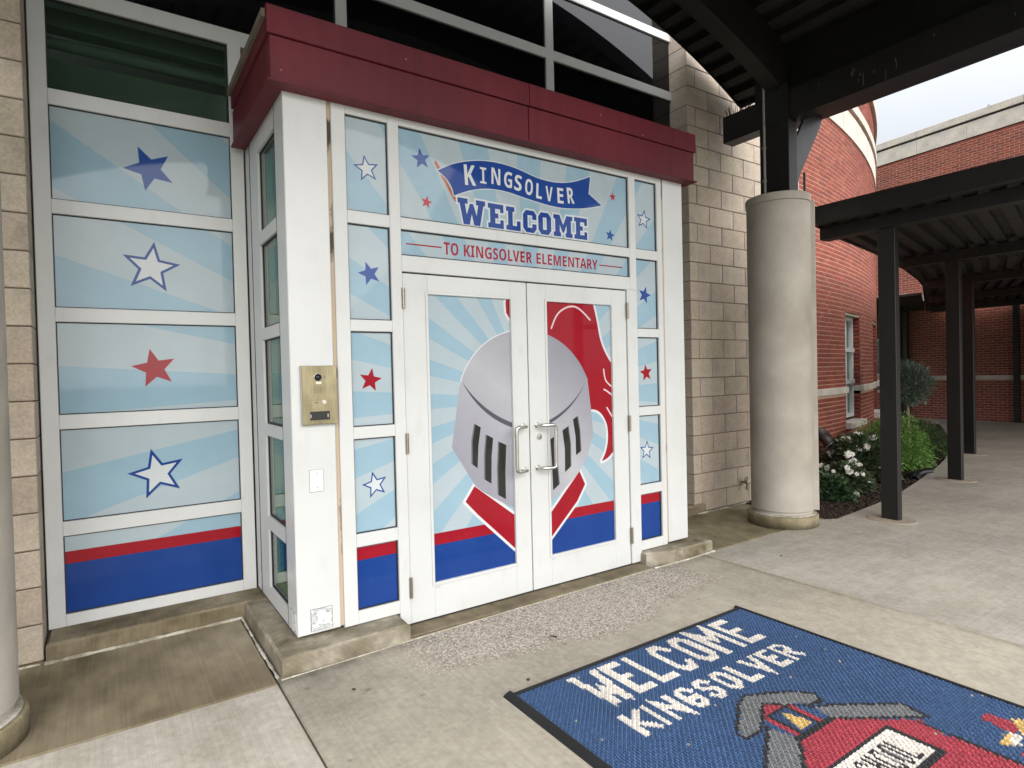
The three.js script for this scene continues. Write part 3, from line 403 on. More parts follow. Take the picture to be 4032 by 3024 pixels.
// ---------------------------------------------------------------- things fixed to the white pilaster
{
  const t = thing('intercom_panel', 'brass door intercom with camera eye and card slot on the white pilaster', 'intercom', [-1.435, 1.261, 0]);
  const x0 = -0.095, x1 = 0.093, h = 0.32, D = 0.03;
  mesh('housing', box(x0 - 0.002, x1 + 0.002, -0.002, h + 0.001, 0.0005, D - 0.004, 0.002), M({ color: lin(0.42, 0.4, 0.38), roughness: 0.5 }), t);
  mesh('face_plate', box(x0, x1, 0, h, D - 0.004, D, 0.0015), brass, t);
  mesh('camera_eye', [new THREE.TorusGeometry(0.018, 0.003, 8, 28).translate(-0.008, 0.257, D), new THREE.SphereGeometry(0.0165, 20, 12, 0, 7, 0, 1.2).rotateX(Math.PI / 2).translate(-0.008, 0.257, D - 0.006)], black, t);
  mesh('lens_ring', new THREE.TorusGeometry(0.0205, 0.0016, 8, 32).translate(-0.008, 0.257, D), steel, t);
  mesh('indicator', box(-0.02, 0.01, 0.221, 0.233, D, D + 0.002, 0.001), M({ color: lin(0.7, 0.68, 0.55), roughness: 0.3 }), t);
  mesh('slot', box(0.0255, 0.0285, 0.247, 0.267, D, D + 0.0012), black, t);
  const gr = []; for (let i = 0; i < 9; i++) for (let j = 0; j < 7; j++) gr.push(new THREE.CylinderGeometry(0.0016, 0.0016, 0.0012, 8).rotateX(Math.PI / 2).translate(-0.031 + i * 0.0058, 0.172 + j * 0.0058, D)); mesh('speaker_grille', gr, M({ color: lin(0.08, 0.07, 0.04), roughness: 0.7 }), t);
  mesh('name_plate', box(-0.037, 0.029, 0.147, 0.16, D, D + 0.002, 0.0008), brass, t); mesh('scratch', box(-0.066, 0.02, 0.133, 0.1345, D, D + 0.0006), M({ color: lin(0.14, 0.12, 0.06), roughness: 0.7 }), t); mesh('legend', box(-0.028, -0.01, 0.117, 0.121, D, D + 0.0007), M({ color: lin(0.1, 0.085, 0.045), roughness: 0.7 }), t);
  mesh('call_button', [new THREE.CylinderGeometry(0.0105, 0.0105, 0.006, 20).rotateX(Math.PI / 2).translate(0.0235, 0.12, D + 0.003), new THREE.TorusGeometry(0.0112, 0.0014, 6, 24).translate(0.0235, 0.12, D + 0.001)], steel, t);
  mesh('card_reader', box(-0.055, 0.05, 0.024, 0.071, D, D + 0.004, 0.0015), black, t); for (const a of [-0.055, 0.038]) mesh('reader_clip', box(a, a + 0.004, 0.038, 0.056, D + 0.004, D + 0.0055), M({ color: lin(0.6, 0.58, 0.5), roughness: 0.5 }), t);
  for (const [a, b] of [[-0.08, 0.3], [0.078, 0.3], [-0.08, 0.018], [0.078, 0.018]]) mesh('screw', new THREE.CylinderGeometry(0.0042, 0.0048, 0.0024, 12).rotateX(Math.PI / 2).translate(a, b, D + 0.001), hingeMetal, t);
  const p = thing('blank_cover_plate', 'blank white cover plate with two screws low on the pilaster', 'wall plate', [-1.458, 0.89, 0]);
  mesh('plate', box(-0.037, 0.037, 0, 0.12, 0.0004, 0.007, 0.003), M({ color: lin(0.78, 0.79, 0.77), map: rep(paintTex, 0.3, 0.3), roughness: 0.4 }), p); mesh('rim', [box(-0.0385, 0.0385, -0.0015, 0.1215, 0.0002, 0.003)], M({ color: lin(0.25, 0.25, 0.24), roughness: 0.7 }), p);
  for (const y of [0.022, 0.1]) mesh('screw', new THREE.CylinderGeometry(0.0035, 0.0035, 0.002, 10).rotateX(Math.PI / 2).translate(0.002, y, 0.0078), hingeMetal, p);
  const worn = (n, seedN) => { const cv = document.createElement('canvas'); cv.width = cv.height = 192; const c = cv.getContext('2d'), im = c.createImageData(192, 192), d = im.data; for (let j = 0; j < 192; j++) for (let i = 0; i < 192; i++) { const k = (j * 192 + i) * 4, u = i / 192, v = j / 192, e = Math.min(u, v, 1 - u, 1 - v), cor = Math.max(Math.abs(u - 0.5), Math.abs(v - 0.5)), m = fbm(u, v, 5, 5, 5, seedN) + 0.42 * (cor - 0.36); let g = 226; if (m > 0.6) g = 120 + 60 * hash2(i, j, 3); if (m > 0.66) g = 196; if (e < 0.018) g = 84; d[k] = g; d[k + 1] = g + 2; d[k + 2] = g + 2; d[k + 3] = 255; } c.putImageData(im, 0, 0); const t2 = new THREE.CanvasTexture(cv); t2.colorSpace = THREE.SRGBColorSpace; return M({ map: t2, color: lin(0.85, 0.86, 0.86), roughness: 0.6 }); };
  const w1 = mesh('worn_plate', new THREE.BoxGeometry(0.119, 0.121, 0.004), worn('a', 31), scene, [-1.4525, 0.188, 0.0026]); meta(w1, 'square plate with flaking white paint at the foot of the pilaster front', 'wall plate');
  const w2 = mesh('worn_plate', new THREE.BoxGeometry(0.004, 0.121, 0.1), worn('b', 57), scene, [-1.5838, 0.182, -0.075]); meta(w2, 'flaking square plate on the narrow side of the pilaster by its foot', 'wall plate');
}
// ---------------------------------------------------------------- tan block walls either side of the glazing
function stoneWall(label, name, x0, x1, courses, cornerLeft) {
  const t = thing(name, label, 'stone wall', [0, 0, -0.82]); const H = 0.2032, Lb = 0.4056, J = 0.0075, cache = {};
  const geo = (w) => { const k = w.toFixed(3); return cache[k] || (cache[k] = blockGeo(w, H - J, 0.09, 0.004)); };
  mesh('mortar', box(x0 + 0.012, x1 - 0.012, -0.05, courses * H, -0.34, -0.0065), mortarTan, t);
  for (let r = 0; r < courses; r++) {
    const cuts = [x0]; let x = cornerLeft ? x0 + (r % 2 ? 0.335 : 0.132) : x0 + (r % 2 ? 0.2 : 0.4); while (x < x1 - 0.05) { cuts.push(x); x += Lb; } cuts.push(x1);
    for (let i = 0; i + 1 < cuts.length; i++) {
      const w = cuts[i + 1] - cuts[i] - J; if (w < 0.03) continue; const end = cornerLeft ? i === 0 : i === cuts.length - 2;
      const g = end ? box(-w / 2, w / 2, -(H - J) / 2, (H - J) / 2, -0.33, 0, 0.004) : geo(w);
      mesh('stone_block', g, stoneMats[Math.floor(rnd() * 6)], t, [(cuts[i] + cuts[i + 1]) / 2, r * H + H / 2 + 0.003, rr(-0.0015, 0.0015)]);
    }
  }
  return t;
}
stoneWall('tan block wall standing behind the concrete column beside the vestibule', 'block_wall', 2.684, 4.75, 30, true);
stoneWall('narrow strip of tan block wall between a round column and the starred glazing', 'block_wall', -3.75, -2.722, 27, false);
{ // hose tap low on the block wall
  const t = thing('wall_tap', 'small brass hose tap low on the block wall behind the column', 'tap', [3.5, 0.24, -0.82]);
  const m = M({ color: lin(0.3, 0.25, 0.16), roughness: 0.5, metalness: 0.7 });
  mesh('pipe', tube([[0, 0, 0], [0, 0, 0.05], [-0.03, -0.02, 0.09], [-0.06, -0.06, 0.1]], 0.014, 16, 8), m, t); mesh('wheel', new THREE.TorusGeometry(0.024, 0.006, 8, 18).translate(-0.02, 0.04, 0.07), m, t); mesh('stem', tube([[-0.02, 0, 0.07], [-0.02, 0.04, 0.07]], 0.006, 4, 6), m, t);
}
// ---------------------------------------------------------------- concrete columns
function column(x, z, label, battenAngle) {
  const t = thing('concrete_column', label, 'column', [x, 0, z], undefined);
  const R = 0.285, lathe = (p) => { const g = new THREE.LatheGeometry(p.map(([a, b]) => new THREE.Vector2(a, b)), 64); const q = g.attributes.position, uv = g.attributes.uv; for (let i = 0; i < q.count; i++) uv.setXY(i, uv.getX(i) * 2 * Math.PI * R, q.getY(i)); return g; };
  mesh('base', lathe([[0, -0.02], [0.318, -0.02], [0.318, 0.098], [0.308, 0.108], [0.2, 0.109]]), mossConcrete, t);
  mesh('grout_ring', lathe([[0.28, 0.105], [0.3, 0.1095], [0.297, 0.117], [0.282, 0.122], [0.2, 0.122]]), sealant, t);
  mesh('collar', lathe([[0.27, 0.11], [0.27, 0.16]]), columnMat, t);
  mesh('shaft', lathe([[0.2, 0.15], [R - 0.006, 0.15], [R, 0.156], [R, 3.072], [0.2, 3.072]]), columnMat, t);
  mesh('cap', lathe([[0.2, 3.075], [R + 0.004, 3.075], [R + 0.008, 3.082], [R + 0.008, 3.145], [R + 0.001, 3.152], [0, 3.155]]), columnMat, t);
  const b = [box(R - 0.02, R + 0.02, 0.14, 3.07, -0.03, -0.006, 0.003), box(R - 0.02, R + 0.036, 0.14, 3.09, 0.006, 0.036, 0.003)].map((g) => g.rotateY(battenAngle)); mesh('seam_batten', b, columnMat, t);
  mesh('seam_gap', box(R - 0.01, R + 0.006, 0.15, 3.07, -0.008, 0.006).rotateY(battenAngle), M({ color: lin(0.12, 0.1, 0.085), roughness: 0.9 }), t);
  return t;
}
column(3.06, -0.06, 'round concrete column between the vestibule and the flower bed, carrying the canopy', -0.93);
column(-3.04, -0.04, 'round concrete column cut off by the picture edge beside the starred glazing', -2.6);

// ---------------------------------------------------------------- barrel vaulted canopy over the entrance
const arc = (r, a) => [r * Math.sin(a), r * Math.cos(a) - 2.3];
{
  const t = thing('entrance_canopy', 'black steel barrel canopy with ribbed underside over the entrance', 'canopy', [0, 0, 0]);
  const z0 = -0.7, z1 = 4.5, A = Math.asin(3.45 / 7.5);
  const n = 36, lower = []; for (let i = 0; i < n; i++) { const a = -A + 2 * A * i / n, d = 2 * A / n; lower.push(arc(7.5, a + d * 0.02), arc(7.5, a + d * 0.46), arc(7.572, a + d * 0.56), arc(7.572, a + d * 0.92)); } lower.push(arc(7.5, A));
  const upper = []; for (let i = 0; i <= n; i++) upper.push(arc(7.62, A - 2 * A * i / n));
  const deck = (a, b) => { const g = extrude([...lower, ...upper], b - a); g.translate(0, 0, a); return uvm(g); };
  mesh('deck', deck(z0, 1.9), bronzeDeck, t); mesh('deck', deck(1.902, z1), bronzeDeck, t);
  const band = (r0, r1, a0, a1, za, zb, m, name) => { const p = []; for (let i = 0; i <= 40; i++) p.push(arc(r0, a0 + (a1 - a0) * i / 40)); for (let i = 0; i <= 40; i++) p.push(arc(r1, a1 + (a0 - a1) * i / 40)); const g = extrude(p, zb - za); g.translate(0, 0, za); mesh(name, uvm(g), m, t); };
  band(7.485, 7.64, -A, A, z0 - 0.012, z0, bronze, 'edge_trim'); band(7.485, 7.64, -A, A, z1, z1 + 0.012, bronze, 'edge_trim');
  const B = Math.asin(3.0 / 7.1); for (const z of [-0.005, 2.2, 4.3]) band(7.1, 7.498, -B, B, z - 0.0775, z + 0.0775, bronze, 'arch_rib');
  const line = (s, a, b) => (s > 0 ? [a, b] : [-b, -a]);
  for (const s of [-1, 1]) {
    const X = (a, b) => line(s, a, b);
    mesh('side_beam', box(...X(2.95, 3.105), 3.835, 4.1, -0.585, z1 - 0.05, 0.004), bronze, t);
    mesh('closure_plate', box(...X(3.08, 3.1), 4.1, 4.56, -0.3, z1 - 0.05), bronze, t);
    mesh('gutter', box(...X(3.107, 3.56), 3.96, 4.34, -0.3, z1 - 0.05, 0.006), bronze, t);
    mesh('steel_stub', [box(...X(2.93, 3.062), 3.13, 3.834, -0.155, 0.145, 0.004), box(...X(2.925, 2.949), 3.834, 4.16, -0.15, 0.14)], bronze, t);
    const pts = [[3.063, 3.955], [3.52, 3.955], [3.5, 3.9], [3.43, 3.785], [3.34, 3.655], [3.246, 3.52], [3.16, 3.4], [3.105, 3.315], [3.085, 3.26], [3.082, 3.165], [3.063, 3.16]].map(([x, y]) => [s * x, y]), hole = [[3.078, 3.94], [3.2, 3.94], [3.19, 3.86], [3.078, 3.69]].map(([x, y]) => [s * x, y]);
    const g = extrude(s > 0 ? pts : pts.reverse(), 0.025, { hole }); g.translate(0, 0, 0.115); mesh('knee_bracket', uvm(g), M({ color: lin(0.075, 0.078, 0.085), map: rep(streakTex, 0.6, 0.6), roughness: 0.45 }), t);
    mesh('post', box(...X(2.96, 3.16), -0.1, 3.834, 4.2, 4.4, 0.004), bronze, t);
  }
  mesh('conduit', [tube([[2.922, 3.14, -0.1], [2.922, 4.22, -0.1]], 0.012, 4, 8), box(2.905, 2.938, 3.62, 3.64, -0.115, -0.085), box(2.905, 2.938, 3.3, 3.32, -0.115, -0.085)], M({ color: lin(0.3, 0.3, 0.29), roughness: 0.5 }), t);
  mesh('rod', tube([[3.33, 3.1, 0.06], [3.33, 3.42, 0.06]], 0.011, 4, 8), bronze, t);
  const bolt = new THREE.CylinderGeometry(0.013, 0.013, 0.012, 6).rotateZ(Math.PI / 2); for (const [y, z] of [[3.86, -0.1], [3.86, 0.09], [4.07, -0.1], [4.07, 0.09], [3.2, -0.1], [3.2, 0.09]]) mesh('bolt', bolt, bronze, t, [y > 3.5 ? 2.92 : 2.925, y, z]);
  for (const z of [0.5, 1.2, 1.9]) mesh('bolt', bolt, bronze, t, [2.945, 4.06, z]);
  // pale mineral streaks run down the beam face
  const st = []; for (let i = 0; i < 16; i++) { const z = i < 9 ? rr(0.7, 1.0) : rr(-0.2, 1.9), y1 = rr(3.92, 4.07), h = rr(0.02, 0.1) * (i < 9 ? 1.2 : 0.6); st.push(box(2.9485, 2.9497, y1 - h, y1, z, z + rr(0.003, 0.008))); } mesh('lime_streak', st, M({ color: lin(0.1, 0.097, 0.094), roughness: 0.9 }), t);
}
{ // dry weeds growing out of the beam end
  const t = thing('dry_weeds', 'dry weeds sprouting on the beam end above the block wall', 'weeds', [3.03, 4.1, -0.46]); const g = [];
  for (let i = 0; i < 34; i++) { const z = rr(-0.11, 0.16), x = rr(-0.06, 0.1), h = rr(0.05, 0.13), a = rr(-0.5, 0.5), b = rr(-0.5, 0.4); g.push(tube([[x, -0.005, z], [x + a * h * 0.4, h * 0.55, z + b * h * 0.5], [x + a * h, h, z + b * h]], 0.0028, 5, 4)); if (i % 2) g.push(tube([[x + a * h * 0.4, h * 0.55, z + b * h * 0.5], [x + a * h * 0.4 + rr(-0.04, 0.04), h * 0.9, z + b * h * 0.5 + rr(-0.04, 0.04)]], 0.002, 3, 4)); }
  mesh('stalks', g, M({ color: lin(0.1, 0.06, 0.05), roughness: 0.9 }), t);
}
// ---------------------------------------------------------------- curved brick wing
const BH = 0.0665, BL = 0.2032, BJ = 0.0125;
const tint = (g, c, k) => { const n = g.attributes.position.count, a = new Float32Array(n * 3); for (let i = 0; i < n; i++) { a[3 * i] = c[0] * k; a[3 * i + 1] = c[1] * k; a[3 * i + 2] = c[2] * k; } g.setAttribute('color', new THREE.BufferAttribute(a, 3)); return g; };
const shadeOf = () => 0.86 + 0.3 * rnd();
{
  const CX = 3.1, CZ = -20.646, R = 19.5, deg = Math.PI / 180;
  const t = thing('curved_brick_wing', 'red brick wing curving away behind the flower bed with pale stone bands', 'building', [CX, 0, CZ]);
  const at = (g, th) => g.rotateY(th), polar = (r, th, y) => [r * Math.sin(th), y, r * Math.cos(th)];
  const a0 = 4.4 * deg, a1 = 29 * deg, wins = [[12.62 * deg, 15.47 * deg], [20.1 * deg, 22.95 * deg]], WY = [0.585, 2.377];
  // mortar: curved sheets with the window openings left out
  const sheet = (r, b0, b1, y0, y1, seg) => { const P = [], q = (a, b, c, d) => P.push(...a, ...b, ...c, ...a, ...c, ...d); for (let i = 0; i < seg; i++) { const u = b0 + (b1 - b0) * i / seg, w = b0 + (b1 - b0) * (i + 1) / seg; q(polar(r, u, y0), polar(r, w, y0), polar(r, w, y1), polar(r, u, y1)); } const g = new THREE.BufferGeometry(); g.setAttribute('position', new THREE.Float32BufferAttribute(P, 3)); g.computeVertexNormals(); return uvm(g); };
  const slab = (r0, r1, b0, b1, y0, y1, seg = 24) => { const p = []; for (let i = 0; i <= seg; i++) { const a = b0 + (b1 - b0) * i / seg; p.push([r1 * Math.sin(a), -r1 * Math.cos(a)]); } for (let i = seg; i >= 0; i--) { const a = b0 + (b1 - b0) * i / seg; p.push([r0 * Math.sin(a), -r0 * Math.cos(a)]); } return plan(p.map(([x, z]) => [x, -z]), y0, y1, 0.004); };
  const cols = [[a0, wins[0][0]], [wins[0][1], wins[1][0]], [wins[1][1], a1]], ms = [];
  for (const [p, q] of cols) ms.push(sheet(R - 0.0035, p, q, -0.2, 2.377, 20)); for (const [p, q] of wins) ms.push(sheet(R - 0.0035, p, q, -0.2, WY[0], 8)); ms.push(sheet(R - 0.0035, a0, a1, 2.377, 6.6, 50));
  mesh('mortar', ms, mortarPink, t);
  mesh('wall_core', [slab(R - 0.5, R - 0.14, a0, a1, 2.42, 6.6, 40), ...cols.map(([p, q]) => slab(R - 0.5, R - 0.14, p, q, -0.2, 2.419, 16)), ...wins.map(([p, q]) => slab(R - 0.5, R - 0.3, p - 0.002, q + 0.002, -0.2, 2.419, 8))], M({ color: lin(0.03, 0.03, 0.03), roughness: 1 }), t);
  // bricks
  const full = blockGeo(BL - 0.009, BH - BJ, 0.05, 0.001), list = [], da = BL / R;
  const ledgeY = [1.085, 1.19], bandY = [5.235, 5.86], cache = {};
  for (let r = 0; r * BH < 6.5; r++) {
    const y = r * BH + BH / 2 - 0.02; if ((y > ledgeY[0] - 0.01 && y < ledgeY[1] + 0.012) || (y > bandY[0] - 0.02 && y < bandY[1] + 0.02)) continue;
    const open = y > WY[0] && y < WY[1] - 0.01; const segs = open ? cols : [[a0, a1]];
    for (const [p, q] of segs) {
      let x = p, first = true; const off = (r % 2) * da / 2; x = p + (open && p > a0 + 1e-6 ? 0 : 0); let k = Math.ceil((p - off - a0) / da); const cuts = [p]; for (; a0 + off + k * da < q - 0.0025; k++) { const c = a0 + off + k * da; if (c > p + 0.0025) cuts.push(c); } cuts.push(q);
      for (let i = 0; i + 1 < cuts.length; i++) {
        const w = (cuts[i + 1] - cuts[i]) * R - 0.009; if (w < 0.02) continue; const th = (cuts[i] + cuts[i + 1]) / 2;
        const jamb = open && ((i === 0 && p > a0 + 1e-6) || (i === cuts.length - 2 && q < a1 - 1e-6));
        list.push({ w: Math.abs(w - (BL - 0.009)) < 0.002 ? BL - 0.009 : w, th, y, jamb });
      }
    }
  }
  const brickAt = (b) => (b.jamb ? box(-b.w / 2, b.w / 2, -(BH - BJ) / 2, (BH - BJ) / 2, -0.145, 0, 0.0015) : b.w === BL - 0.009 ? full : blockGeo(b.w, BH - BJ, 0.05, 0.0015));
  // the bricks nearest the camera are single pieces
  list.forEach((b) => { const [x, , z] = polar(R, b.th, 0); b.d = Math.hypot(x + CX + 2.4, (b.y - 1.5) * 0.8, z + CZ - 3.34); b.hid = x + CX < 5.55 || b.th > 24 * deg || (b.y < 0.35) || b.y > 4.9; });
  const order = list.filter((b) => !b.hid).sort((a, b) => a.d - b.d), near = new Set(order.slice(0, 300)), rest = [];
  for (const b of list) {
    const p = polar(R + rr(-0.0012, 0.0012), b.th, b.y), ci = Math.floor(rnd() * 5);
    if (near.has(b)) { const m = mesh('brick', brickAt(b), brickMats[ci], t, p); m.rotation.y = b.th; }
    else rest.push(tint(brickAt(b).clone().rotateY(b.th).translate(...p), brickCol[ci], shadeOf()));
  }
  kindOf(mesh('brickwork', rest, brickStuff, t), 'stuff');
  // stone: ledge course either side of the window, broad bands higher up, coping
  const stones = (r0, r1, y0, y1, segs, step) => { for (const [p, q] of segs) { const n = Math.max(1, Math.round((q - p) * R / step)); for (let i = 0; i < n; i++) { const u = p + (q - p) * i / n, w = p + (q - p) * (i + 1) / n; mesh('stone_piece', slab(r0, r1, u + 0.00022, w - 0.00022, y0, y1, 6), limestone, t); } } };
  stones(R - 0.14, R + 0.045, 1.088, 1.188, cols.map(([p, q]) => [p, q]), 1.25);
  stones(R - 0.13, R + 0.02, 5.24, 5.63, [[a0, a1]], 1.5); stones(R - 0.13, R + 0.045, 5.70, 5.86, [[a0, a1]], 1.5);
  mesh('shadow_reglet', slab(R - 0.14, R - 0.02, a0, a1, 5.625, 5.705, 40), gasket, t);
  stones(R - 0.3, R + 0.06, 6.5, 6.78, [[a0, a1]], 1.5);
  // windows
  for (const [p, q] of wins) {
    const w = thingPart('window', t), mid = (p + q) / 2, half = (q - p) / 2 * R, [mx, , mz] = polar(R - 0.135, mid, 0); w.position.set(mx, 0, mz); w.rotation.y = mid;
    const b = (...a) => box(...a, 0.002), W = half * 0.985, y0 = 0.655, y1 = 2.33, parts = [b(-W, -W + 0.07, y0, y1, -0.05, 0.03), b(W - 0.07, W, y0, y1, -0.05, 0.03), b(-0.035, 0.035, y0, y1, -0.05, 0.0295)];
    for (const y of [[0.655, 0.72], [1.222, 1.278], [1.752, 1.808], [2.27, 2.33]]) parts.push(b(-W + 0.0705, W - 0.0705, y[0], y[1], -0.049, 0.0285));
    mesh('frame', parts, white, w); mesh('transom_bar', [b(-W - 0.004, W + 0.004, 1.216, 1.284, 0.031, 0.05), b(-W - 0.004, W + 0.004, 1.747, 1.813, 0.031, 0.05)], white, w);
    mesh('glass_pane', box(-W + 0.06, W - 0.06, y0 + 0.05, y1 - 0.04, -0.03, -0.022), sideGlass, w); mesh('blind', box(-W, -0.1, y0, y1, -0.14, -0.13), M({ color: lin(0.5, 0.52, 0.48), roughness: 0.8 }), w);
    mesh('sill', box(-half - 0.03, half + 0.05, 0.515, 0.612, -0.03, 0.215, 0.006), limestone, w); mesh('lintel', box(-half + 0.002, half - 0.002, 2.335, 2.376, -0.1, 0.12, 0.003), M({ color: lin(0.35, 0.31, 0.23), roughness: 0.9 }), w);
  }
}
{ // overflow nozzle on the curved wall
  const t = thing('downspout_nozzle', 'dark bronze downspout nozzle sticking out of the curved brick wall above the flowers', 'downspout nozzle', [5.87, 0.545, -1.32]);
  const P = [], rings = 14, seg = 22; // a flattened, flared hood that opens downwards
  const ring = (k) => { const u = k / rings, out = []; for (let i = 0; i < seg; i++) { const a = i / seg * 2 * Math.PI, w = 0.075 + 0.03 * Math.sin(u * Math.PI), h = 0.1 - 0.035 * u; out.push([w * Math.cos(a) * (1 - 0.2 * u), 0.03 + h * Math.sin(a) - 0.17 * u * u, 0.02 + 0.2 * Math.sin(u * 1.5) + 0.06 * Math.sin(a) * u]); } return out; };
  for (let k = 0; k < rings; k++) { const A = ring(k), B = ring(k + 1); for (let i = 0; i < seg; i++) { const j = (i + 1) % seg; P.push(...A[i], ...A[j], ...B[j], ...A[i], ...B[j], ...B[i]); } }
  const g = new THREE.BufferGeometry(); g.setAttribute('position', new THREE.Float32BufferAttribute(P, 3)); g.computeVertexNormals(); const m = M({ color: lin(0.05, 0.042, 0.038), roughness: 0.4, metalness: 0.5, side: THREE.DoubleSide });
  mesh('hood', uvm(g), m, t); mesh('flange', new THREE.CylinderGeometry(0.12, 0.12, 0.02, 28).rotateX(Math.PI / 2).translate(0, 0.03, 0.012), m, t); mesh('rim', tube([...ring(rings), ring(rings)[0]], 0.009, 60, 6), M({ color: lin(0.3, 0.28, 0.26), roughness: 0.4, metalness: 0.6 }), t);
}
// ---------------------------------------------------------------- brick building at the end of the walkway
{
  const A = [16.78, -4.1], B = [16.53, -1.83], dx = B[0] - A[0], dz = B[1] - A[1], turn = Math.atan2(-dz, dx); // local +x runs along the wall towards the camera side, local +z faces the walkway
  const t = thing('end_brick_building', 'flat roofed red brick building with pale stone parapet closing the end of the walkway', 'building', [A[0], 0, A[1]]);
  t.rotation.y = turn; // local x -> (dx, dz)
  const flip = new THREE.Group(); void flip;
  const X0 = -6.5, X1 = 9.5, zf = 0, list = [];
  const win = [-2.15, -0.75, 0.7, 2.32];
  mesh('mortar', [box(X0, win[0], -0.2, 7.4, -0.3, -0.0035), box(win[0], win[1], -0.2, win[2], -0.3, -0.0035), box(win[0], win[1], win[3], 7.4, -0.3, -0.0035), box(win[1], X1, -0.2, 7.4, -0.3, -0.0035)], mortarPink, t);
  const full = blockGeo(BL - BJ, BH - BJ, 0.03, 0.0015);
  for (let r = 0; r * BH < 7.42; r++) {
    const y = r * BH + BH / 2 - 0.01; if (y > 1.07 && y < 1.21) continue; if (y > 3.2 && y < 3.34) continue;
    for (let i = 0; ; i++) { const x = X0 + (r % 2) * BL / 2 + i * BL + BL / 2; if (x > X1 - 0.1) break; if (x > win[0] - 0.1 && x < win[1] + 0.1 && y > win[2] && y < win[3]) continue; list.push([x, y]); }
  }
  // what the photograph shows of it: the strip above the walkway roof, and the wall under it
  const seen = list.filter(([x, y]) => x > -0.2 && x < 2.6 && y > 6.9), low = list.filter(([x, y]) => x > 1.2 && x < 2.7 && y > 0.1 && y < 1.1);
  const near = new Set([...low.slice(0, 110), ...seen.slice(0, 190)]), rest = [];
  for (const b of list) {
    const ci = Math.floor(rnd() * 5), z = rr(-0.001, 0.001);
    if (near.has(b)) mesh('brick', full, brickMats[ci], t, [b[0], b[1], z]); else if (b[0] > -5 && b[0] < 6.5) rest.push(tint(full.clone().translate(b[0], b[1], z), brickCol[ci], shadeOf()));
  }
  kindOf(mesh('brickwork', rest, brickStuff, t), 'stuff');
  for (let x = X0; x < X1; x += 1.25) { mesh('stone_piece', box(x + 0.003, Math.min(X1, x + 1.247), 7.46, 7.86, -0.25, 0.02, 0.004), limestone, t); mesh('coping_piece', box(x + 0.003, Math.min(X1, x + 1.247), 7.915, 8.1, -0.3, 0.05, 0.006), limestone, t); mesh('ledge_piece', box(x + 0.002, Math.min(X1, x + 1.248), 1.087, 1.19, -0.1, 0.02, 0.003), limestone, t); }
  mesh('shadow_reglet', box(X0, X1, 7.85, 7.92, -0.25, -0.01), gasket, t);
  // flat grey canopy over the entry recess, and the window below it
  mesh('entry_canopy', box(-6, 0.62, 3.17, 3.325, -0.1, 2.2, 0.006), M({ color: lin(0.17, 0.165, 0.16), roughness: 0.6 }), t); mesh('entry_post', [box(-0.62, -0.5, 0, 3.17, 0.05, 0.17), box(0.3, 0.42, 0, 3.17, 2.0, 2.12)], bronze, t); mesh('pilaster_post', box(2.0, 2.12, 0, 3.0, 0.01, 0.09), bronze, t);
  const w = thingPart('window', t); mesh('frame', [box(win[0], win[1], win[3] - 0.08, win[3], -0.1, 0.01), box(win[0], win[1], win[2], win[2] + 0.07, -0.1, 0.01), box(win[0], win[0] + 0.06, win[2] + 0.07, win[3] - 0.08, -0.1, 0.01), box(win[1] - 0.04, win[1], win[2] + 0.07, win[3] - 0.08, -0.1, 0.01), box(win[0] + 0.06, win[1] - 0.04, 1.2, 1.26, -0.1, 0.009)], white, w); mesh('glass_pane', box(win[0] + 0.05, win[1] - 0.03, win[2] + 0.06, win[3] - 0.07, -0.08, -0.06), MP({ color: lin(0.02, 0.045, 0.035), roughness: 0.04, ior: 1.7 }), w);
  mesh('vent_pipe', tube([[1.24, 8.1, -0.6], [1.24, 8.36, -0.6]], 0.035, 3, 8), M({ color: lin(0.3, 0.3, 0.3), roughness: 0.7 }), t);
  mesh('wall_mass', box(X0, X1, -0.2, 7.9, -6, -0.31), M({ color: lin(0.05, 0.05, 0.05), roughness: 1 }), t);
}
